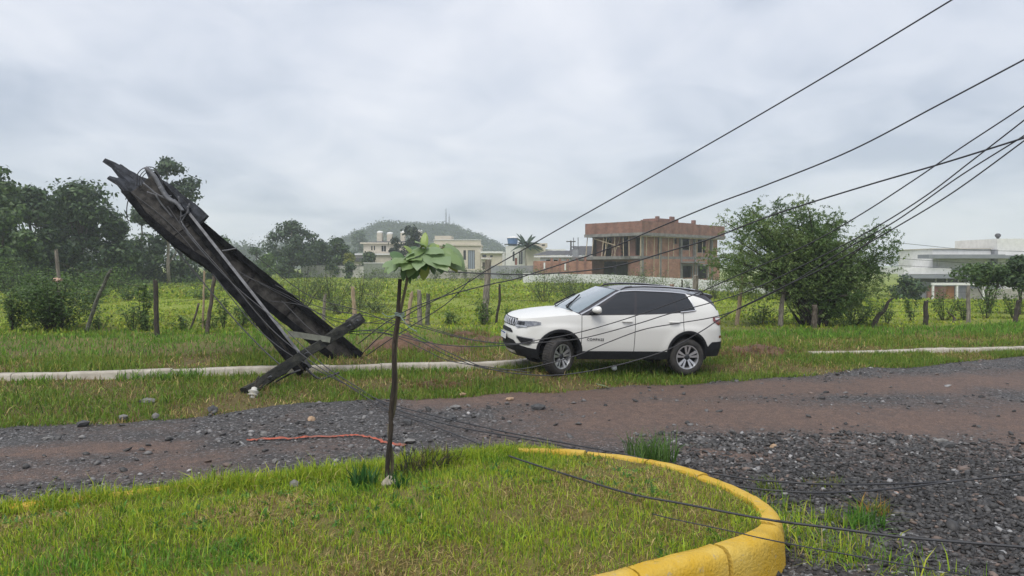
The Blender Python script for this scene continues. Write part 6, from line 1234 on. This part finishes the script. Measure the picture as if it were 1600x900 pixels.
def leaf_mesh(kind):
    """broad heart-shaped blade with a folded midrib and drooping sides; base at 0, tip along +x, length 1"""
    rows = []; n = 9; rr = random.Random(kind)
    for i in range(n):
        u = i / (n - 1); wd = .46 * (math.sin(math.pi * min(1, u * .90 + .10)) ** .62) * (1 - .25 * u) * (1.0 if u < .97 else .25); drop = -.32 * u * u; row = []
        for j in range(-4, 5):
            v = j / 4; edge = (rr.uniform(-.02, .02) if abs(j) == 4 else 0); row.append((u * 1.0 - (.10 * abs(v) if u < .3 else 0), v * wd * (1 + edge), drop + .16 * abs(v) * wd - .34 * (v * wd) ** 2 * 2 + .015 * math.sin(u * 24) * abs(v)))
        rows.append(row)
    m_ = MB().grid(rows); me = m_.mesh('leaf', BROADLEAF, True); return me
LM = []
for kind, c in enumerate([(.23, .33, .135), (.095, .175, .068), (.30, .40, .11), (.25, .35, .18), (.25, .30, .07)]):  # pale kinds carry the lit leaf tone, the dark kind the shaded one
    me = leaf_mesh(kind); a = me.attributes.new('col', 'FLOAT_COLOR', 'POINT'); n = len(me.vertices)
    vein = np.array([1.22 if (i % 9) == 4 else (1.06 if (i // 9) % 2 else .94) for i in range(n)])[:n] if n == 81 else np.ones(n)
    cc = np.ones((n, 4), np.float32); cc[:, :3] = np.array(c)[None] * vein[:, None]; a.data.foreach_set('color', cc.ravel()); LM.append(me)
# (base px, base py, tip px, tip py, depth of tip, size factor of width, kind, tilt)
LEAVES = [(662, 386, 664, 361, .02, .62, 2, 40), (664, 384, 655, 374, -.10, 1.1, 0, 20), (660, 388, 634, 396, -.15, 1.0, 0, 10), (664, 390, 690, 386, -.12, 1.0, 3, 20), (666, 392, 684, 408, -.18, 1.2, 3, 15), (690, 388, 706, 398, -.10, 1.1, 0, 25), (694, 388, 726, 418, -.06, 1.05, 3, -20), (690, 388, 712, 414, .05, 1.0, 1, -10), (682, 400, 694, 424, -.05, 1.15, 1, 10), (684, 404, 704, 420, .08, 1.0, 4, 0), (672, 408, 684, 424, .05, 1.1, 1, 10), (664, 412, 661, 438, -.02, .85, 4, 30), (650, 412, 646, 426, .0, 1.0, 1, 20), (640, 415, 650, 432, .06, .95, 1, 0), (628, 410, 600, 408, -.14, 1.0, 3, 15), (626, 408, 597, 420, -.05, .9, 0, 0), (624, 406, 610, 420, .05, 1.0, 1, 0), (626, 404, 612, 390, .05, .9, 1, 30), (630, 406, 640, 388, -.12, 1.0, 3, 20), (640, 404, 655, 396, -.16, 1.1, 0, 20), (632, 414, 628, 428, .0, .7, 1, 10), (645, 405, 632, 412, -.2, 1.1, 0, 5), (656, 404, 664, 416, -.12, 1.0, 1, 20), (668, 394, 676, 374, .08, .9, 0, 30), (640, 424, 636, 440, .04, .55, 1, 0), (676, 396, 700, 402, -.2, 1.1, 3, 15), (652, 396, 644, 378, .1, .9, 1, 20), (634, 404, 618, 400, -.22, 1.0, 0, 10), (668, 394, 682, 380, .05, .9, 2, 20), (640, 410, 622, 424, .1, .8, 3, 0), (674, 404, 668, 426, .1, .7, 1, 10), (690, 390, 722, 404, -.15, .9, 0, 10), (694, 390, 716, 424, -.02, .8, 4, -10), (626, 406, 604, 416, -.2, .8, 3, 0), (650, 400, 642, 388, -.05, .9, 2, 20), (660, 398, 650, 410, -.22, 1.0, 3, 5), (680, 396, 694, 412, -.22, .9, 0, 0), (648, 414, 638, 426, -.1, .8, 0, 0)]
for i, (x0, y0, x1, y1, dy, wf, kd, tilt) in enumerate(LEAVES):
    a, b = SPx(x0, y0, 0), SPx(x1, y1, dy); d = b - a; ln_ = max(d.length * .98, .14); xd = d.normalized(); zd = Vector((random.uniform(-.3, .3), -.75, .75 + tilt / 60)); zd = (zd - xd * zd.dot(xd)).normalized(); yd = zd.cross(xd)
    lf = link('leaf', LM[kd], sap); M = Matrix((xd, yd, zd)).transposed().to_4x4() @ Matrix.Diagonal((ln_, max(ln_, .17) * wf * .78, ln_, 1)); M.translation = a; lf.matrix_local = M
tie = empty('tie_string', SPx(622, 492) + sb, label='pale green string tying the sapling to its stake', cat='string')
m_ = MB()
for q in range(3): m_.tube([Vector((math.cos(a) * .04 + .01, math.sin(a) * .04 + .02, -.01 + .012 * q + .006 * math.sin(a * 2))) for a in np.linspace(0, 2 * math.pi, 14)], .004, 5)
x = m_.obj('string_loop', mat('pale_string', (.17, .23, .21), .7), tie); x['kind'] = 'stuff'
MB().tube(catmull([(.02, -.04, 0), (.06, -.06, -.05), (.10, -.05, -.10), (.17, -.06, -.14)], 4), .004, 5).obj('string_end', bpy.data.materials['pale_string'], tie); MB().tube(catmull([(.0, -.04, .0), (-.08, -.05, -.01), (-.13, -.05, .02)], 4), .0035, 5).obj('string_end', bpy.data.materials['pale_string'], tie)
# crumpled pale bag at the stake's foot
def lump(name, p, sx, sy, sz, mt, label, cat, seed, rough=.25, rot=0, group=None, sub=2):
    bm = bmesh.new(); bmesh.ops.create_icosphere(bm, subdivisions=sub, radius=1); rr = random.Random(seed); ph = [(rr.uniform(2, 5), rr.uniform(0, 6)) for _ in range(6)]
    for v in bm.verts:
        k = 1 + rough * (math.sin(v.co.x * ph[0][0] + ph[0][1]) * math.sin(v.co.y * ph[1][0] + ph[1][1]) + .5 * math.sin(v.co.z * ph[2][0] + ph[2][1]) + rr.uniform(-.35, .35)); v.co = Vector((v.co.x * sx, v.co.y * sy, v.co.z * sz)) * k
    me = bpy.data.meshes.new(name); bm.to_mesh(me); bm.free(); me.materials.append(mt); x = link(name, me); x.location = p; x.rotation_euler = (0, 0, rot); return tag(x, label, cat, group)
lump('plastic_bag', G(609, 758, .29) + Vector((0, -.04, .03)), .058, .05, .065, mat('pale_sacking', (.25, .22, .17), .9, (.36, .33, .27), 9, .5, 40), 'crumpled pale sack at the foot of the sapling stake', 'sack', 4)
tuft('weed_clump', sb.x - .17, sb.y - .16, .26, 60, .10, .26, .022, [((.030, .105, .022), 3), ((.05, .13, .03), 2)], .35, label='dark broad-bladed weed left of the sapling stake foot', cat='weed', group='dark weeds around the stake')
tuft('weed_clump', sb.x + .10, sb.y - .22, .26, 46, .10, .22, .02, [((.030, .105, .022), 3), ((.05, .13, .03), 2)], .35, label='dark broad-bladed weed right of the sack', cat='weed', group='dark weeds around the stake')
for px, py, n, r, hh, lab in ((640, 735, 70, .16, .20, 'dead brown weed right beside the stake'), (668, 722, 90, .22, .22, 'dark straggly weed on the far edge of the turf'), (690, 716, 60, .18, .16, 'small dark weed farthest right on the turf edge')):
    p = G(px, py, .26); tuft('dry_weed', p.x, p.y, .24, n, r, hh, .012, [((.060, .050, .025), 3), ((.035, .055, .02), 2), ((.10, .07, .035), 1)], .7, label=lab, cat='weed', group='straggly weeds behind the sapling')
for px, py, lab in ((1003, 718, 'left of the two grass tufts at the far yellow kerb'), (1040, 720, 'right and denser of the two grass tufts at the far yellow kerb')):
    p = G(px, py, .0); tuft('grass_tuft', p.x, p.y + .12, -.04, 90, .15, .42, .014, [((.075, .16, .03), 3), ((.11, .19, .04), 2)], .4, label=lab, cat='grass tuft', group='grass tufts at the far kerb')
for px, py, n, r, hh, tb, lab in ((1365, 800, 90, .13, .24, [((.42, .25, .06), 3), ((.30, .26, .05), 2), ((.12, .20, .03), 2)], 'orange-tinged grass tuft beside the pinkish brick piece'), (1350, 818, 140, .16, .24, [((.065, .18, .02), 3), ((.10, .20, .03), 2)], 'bright green grass tuft below the orange-tinged one'), (1205, 765, 50, .12, .22, [((.19, .23, .03), 2), ((.09, .16, .02), 2)], 'yellowish weed behind the kerb bend'), (1285, 758, 80, .22, .16, [((.19, .22, .03), 2), ((.10, .16, .02), 2), ((.20, .14, .05), 1)], 'low yellow-green weed on the gravel right of the kerb'), (1310, 815, 60, .1, .2, [((.19, .25, .03), 2), ((.09, .16, .02), 2)], 'yellow-green tuft nearest the kerb nose on the right')):
    p = G(px, py, -.02); tuft('grass_tuft', p.x, p.y, -.06, n, r, hh, .011, tb, .6, label=lab, cat='grass tuft', group='grass tufts on the gravel')
for px, py, w, hh, lab in ((215, 592, .35, .30, 'leftmost rank grass tuft against the pale kerb'), (262, 592, .22, .26, 'smallest rank tuft, between the two large ones at the pale kerb'), (300, 590, .30, .34, 'tallest rank grass tuft against the pale kerb left of the poles'), (560, 586, .25, .2, 'rank grass tuft against the pale kerb between poles and stake'), (60, 598, .3, .2, 'low rank tuft against the pale kerb at far left'), (690, 582, .3, .2, 'rank grass tuft against the pale kerb right of the stake')):
    p = G(px, py, 0); tuft('verge_tuft', p.x, p.y - .1, -.01, 130, w, hh, .018, BR, .5, label=lab, cat='grass tuft', group='rank tufts along the pale kerb')
# ------------------------------------------------------------------ dug earth, stones and litter
EARTH = mat('dug_red_earth', (.075, .042, .026), .95, (.15, .088, .055), 4, .9, 30)
def mound(px, py, sx, sy, sz, label, seed, Yd=None):
    b = GG(px, py) if Yd is None else P(px, py, Yd); b.z = gz(b.x, b.y); rows = []; n = 22
    for i in range(n + 1):
        row = []
        for j in range(n + 1):
            u, v = i / n * 2 - 1, j / n * 2 - 1; q = max(0, 1 - u * u) * max(0, 1 - v * v); x, y = u * sx, v * sy; row.append((x, y, gz(b.x + x, b.y + y) - b.z - .03 + sz * q ** .8 * (.1 + 1.9 * float(fbm(x * 3.5 + seed, y * 3.5, seed))) * 1.0))
        rows.append(row)
    x = MB().grid(rows).obj('earth_mound', EARTH, None, True); x.location = b; tag(x, label, 'earth mound', 'dug red earth along the verge'); k = 900; px_ = RNG.uniform(-sx * 1.1, sx * 1.1, k); py_ = RNG.uniform(-sy * 1.1, sy * 1.1, k)
    pos = np.stack([b.x + px_, b.y + py_, base_z(b.x + px_, b.y + py_) + sz * .5 * np.clip(1 - (px_ / sx) ** 2, 0, 1) * np.clip(1 - (py_ / sy) ** 2, 0, 1)], -1)
    V, q_, t_, c_ = blades(pos, RNG.uniform(.06, .20, k), np.full(k, .016), pick(k, [((.20, .11, .06), 3), ((.30, .20, .09), 2), ((.13, .22, .03), 3)]), 1.2); link('dry_stalks', np_mesh('dry_stalks', V, [q_, t_], GRASS, c_), kind='stuff')
mound(620, 545, .75, .9, .30, 'heap of dug red earth behind the stake', 1); mound(690, 548, .9, .7, .16, 'low red earth strip right of the stake heap', 2); mound(765, 535, .8, .7, .14, 'red earth patch before the car bumper', 3); mound(1190, 548, .9, .55, .12, 'red-brown earth bank behind the car tail', 4); mound(690, 606, .5, .25, .12, 'dark earth clod at the near edge of the verge', 5); mound(1150, 553, .45, .4, .09, 'small earth heap right against the car tail', 6); mound(730, 524, .6, .5, .14, 'farthest small patch of dug earth left of the car', 7)
STG = [mat('grey_stone', (.13, .125, .12), .85, (.22, .215, .205), 9, .5, 40), mat('dark_stone', (.04, .041, .043), .8, (.09, .09, .092), 9, .5, 40), mat('tan_stone', (.30, .20, .12), .85, (.38, .27, .18), 9, .4, 40), mat('pink_brick', (.42, .25, .18), .85, (.52, .35, .27), 9, .4, 40)]
def stone(px, py, sx, sy, sz, mt, label, seed, z=-.05, cat='stone', group='larger stones on the gravel road'):
    lump('stone', G(px, py, z) + Vector((0, 0, sz * .35)), sx, sy, sz, mt, label, cat, seed, .22, seed * .7, group, sub=1)
for i, a in enumerate([(333, 641, .10, .08, .06, STG[1], 'dark stone at the left part of the verge edge'), (193, 654, .10, .07, .05, STG[0], 'pale grey stone at the verge edge, left'), (243, 652, .06, .05, .05, STG[0], 'upright grey stone right of the pale verge edge stone'), (130, 664, .09, .07, .05, STG[1], 'dark stone farthest left on the road'), (75, 686, .09, .06, .03, STG[0], 'flat grey stone at the far left of the road'), (487, 657, .11, .07, .05, STG[2], 'tan brick piece on the dark stone left of the stake'), (499, 632, .06, .05, .04, STG[0], 'small pale stone behind the tan brick piece'), (412, 680, .05, .04, .05, STG[0], 'pale pebble at the left end of the orange tape'), (712, 638, .11, .07, .04, STG[0], 'flat pale stone behind the sapling, on the road'), (705, 655, .12, .08, .05, STG[1], 'large dark stone right of the sapling stake'), (637, 661, .08, .06, .05, STG[1], 'dark stone just right of the sapling stake'), (841, 639, .13, .08, .06, STG[1], 'dark slab stone in mid road left of centre'), (723, 617, .07, .05, .03, STG[2], 'reddish stone near the far edge of the road'), (796, 624, .10, .06, .03, STG[2], 'flat tan stone near the far edge of the road'), (1470, 690, .035, .11, .03, STG[0], 'long grey stone lying on the right part of the road'), (1480, 697, .09, .05, .05, STG[1], 'dark lump beside the long grey stone'), (1209, 698, .045, .035, .03, STG[2], 'small red-brown stone left of the gravel heap'), (1398, 775, .07, .045, .035, STG[3], 'pinkish brick piece on the near gravel heap'), (1508, 760, .06, .04, .02, STG[2], 'flat tan chip right of the pinkish brick piece'), (1412, 812, .035, .03, .02, STG[2], 'small tan chip below the pinkish brick piece'), (1485, 864, .09, .03, .02, STG[2], 'broken red-brown tile lying on the nearest gravel'), (460, 757, .05, .05, .035, STG[0], 'grey stone lying in the island turf left of the stake'), (430, 722, .045, .04, .03, STG[0], 'small grey pebble near the turf edge'), (1105, 578, .06, .05, .03, STG[2], 'tan clod beside the rear wheel'), (640, 690, .10, .08, .03, STG[0], 'flat grey stone at the right end of the orange tape')]):
    stone(*a[:6], a[6], i + 2, z=.25 if a[1] == 757 else -.05)
# orange tape half buried in the road
rows = []
tp = catmull([G(x, y, -.045) for x, y in ((386, 688), (410, 687), (450, 685), (490, 683), (520, 682), (545, 680), (562, 680), (580, 684), (600, 689), (614, 692), (634, 695))], 6)
rr = random.Random(3)
for i, p in enumerate(tp):
    w = .030 * rr.uniform(.25, 1.5) * (1.7 if i > 42 else 1); z = float(road_z(p.x, p.y)) + .010 + rr.uniform(0, .014); rows.append([Vector((p.x + rr.uniform(-.02, .02), p.y - w, z)), Vector((p.x, p.y, z + rr.uniform(.006, .02))), Vector((p.x + rr.uniform(-.02, .02), p.y + w, z))])
x = MB().grid(rows).obj('plastic_tape', mat('orange_tape', (.40, .085, .045), .8, (.17, .085, .065), 9, .3, 50)); tag(x, 'strip of torn orange tape half buried in the road left of the stake', 'tape')
p = G(945, 604, -.03); lf = link('fallen_leaf', LM[3]); lf.location = (p.x - .14, p.y, .02); lf.scale = (.30, .24, .20); lf.rotation_euler = (0, .15, .3); tag(lf, 'pale green fallen leaf lying on the road before the car', 'leaf')
p = GG(958, 583); x = lump('plastic_cup', p + Vector((0, -.15, .13)), .055, .055, .06, mat('white_plastic', (.72, .74, .72), .4), 'small crushed white cup in the grass under the car sill', 'cup', 9, .10)
p = GG(230, 630); lump('stone', p + Vector((0, 0, .04)), .13, .07, .05, STG[0], 'greenish grey stone in the near verge grass on the left', 'stone', 41, .2, .3, 'larger stones on the gravel road', 1)
p = GG(90, 441); lump('plastic_bag', P(90, 437, 23.4), .13, .1, .07, mat('pinkish_bag', (.50, .33, .25), .7), 'pinkish scrap caught on the pale grey post in the shrub', 'scrap', 12, .3)
# ------------------------------------------------------------------ moist air
hz = MB().box((-1500, -60, -4.5), (1500, 900, 70)).obj('haze', (lambda m: m)(new_mat('moist_air'))); hz['kind'] = 'stuff'
t = hz.data.materials[0].node_tree; o_ = t.nodes.new('ShaderNodeOutputMaterial'); v_ = t.nodes.new('ShaderNodeVolumePrincipled'); v_.inputs['Color'].default_value = (.86, .92, 1, 1); v_.inputs['Density'].default_value = .00085; v_.inputs['Anisotropy'].default_value = .2; t.links.new(v_.outputs[0], o_.inputs['Volume'])
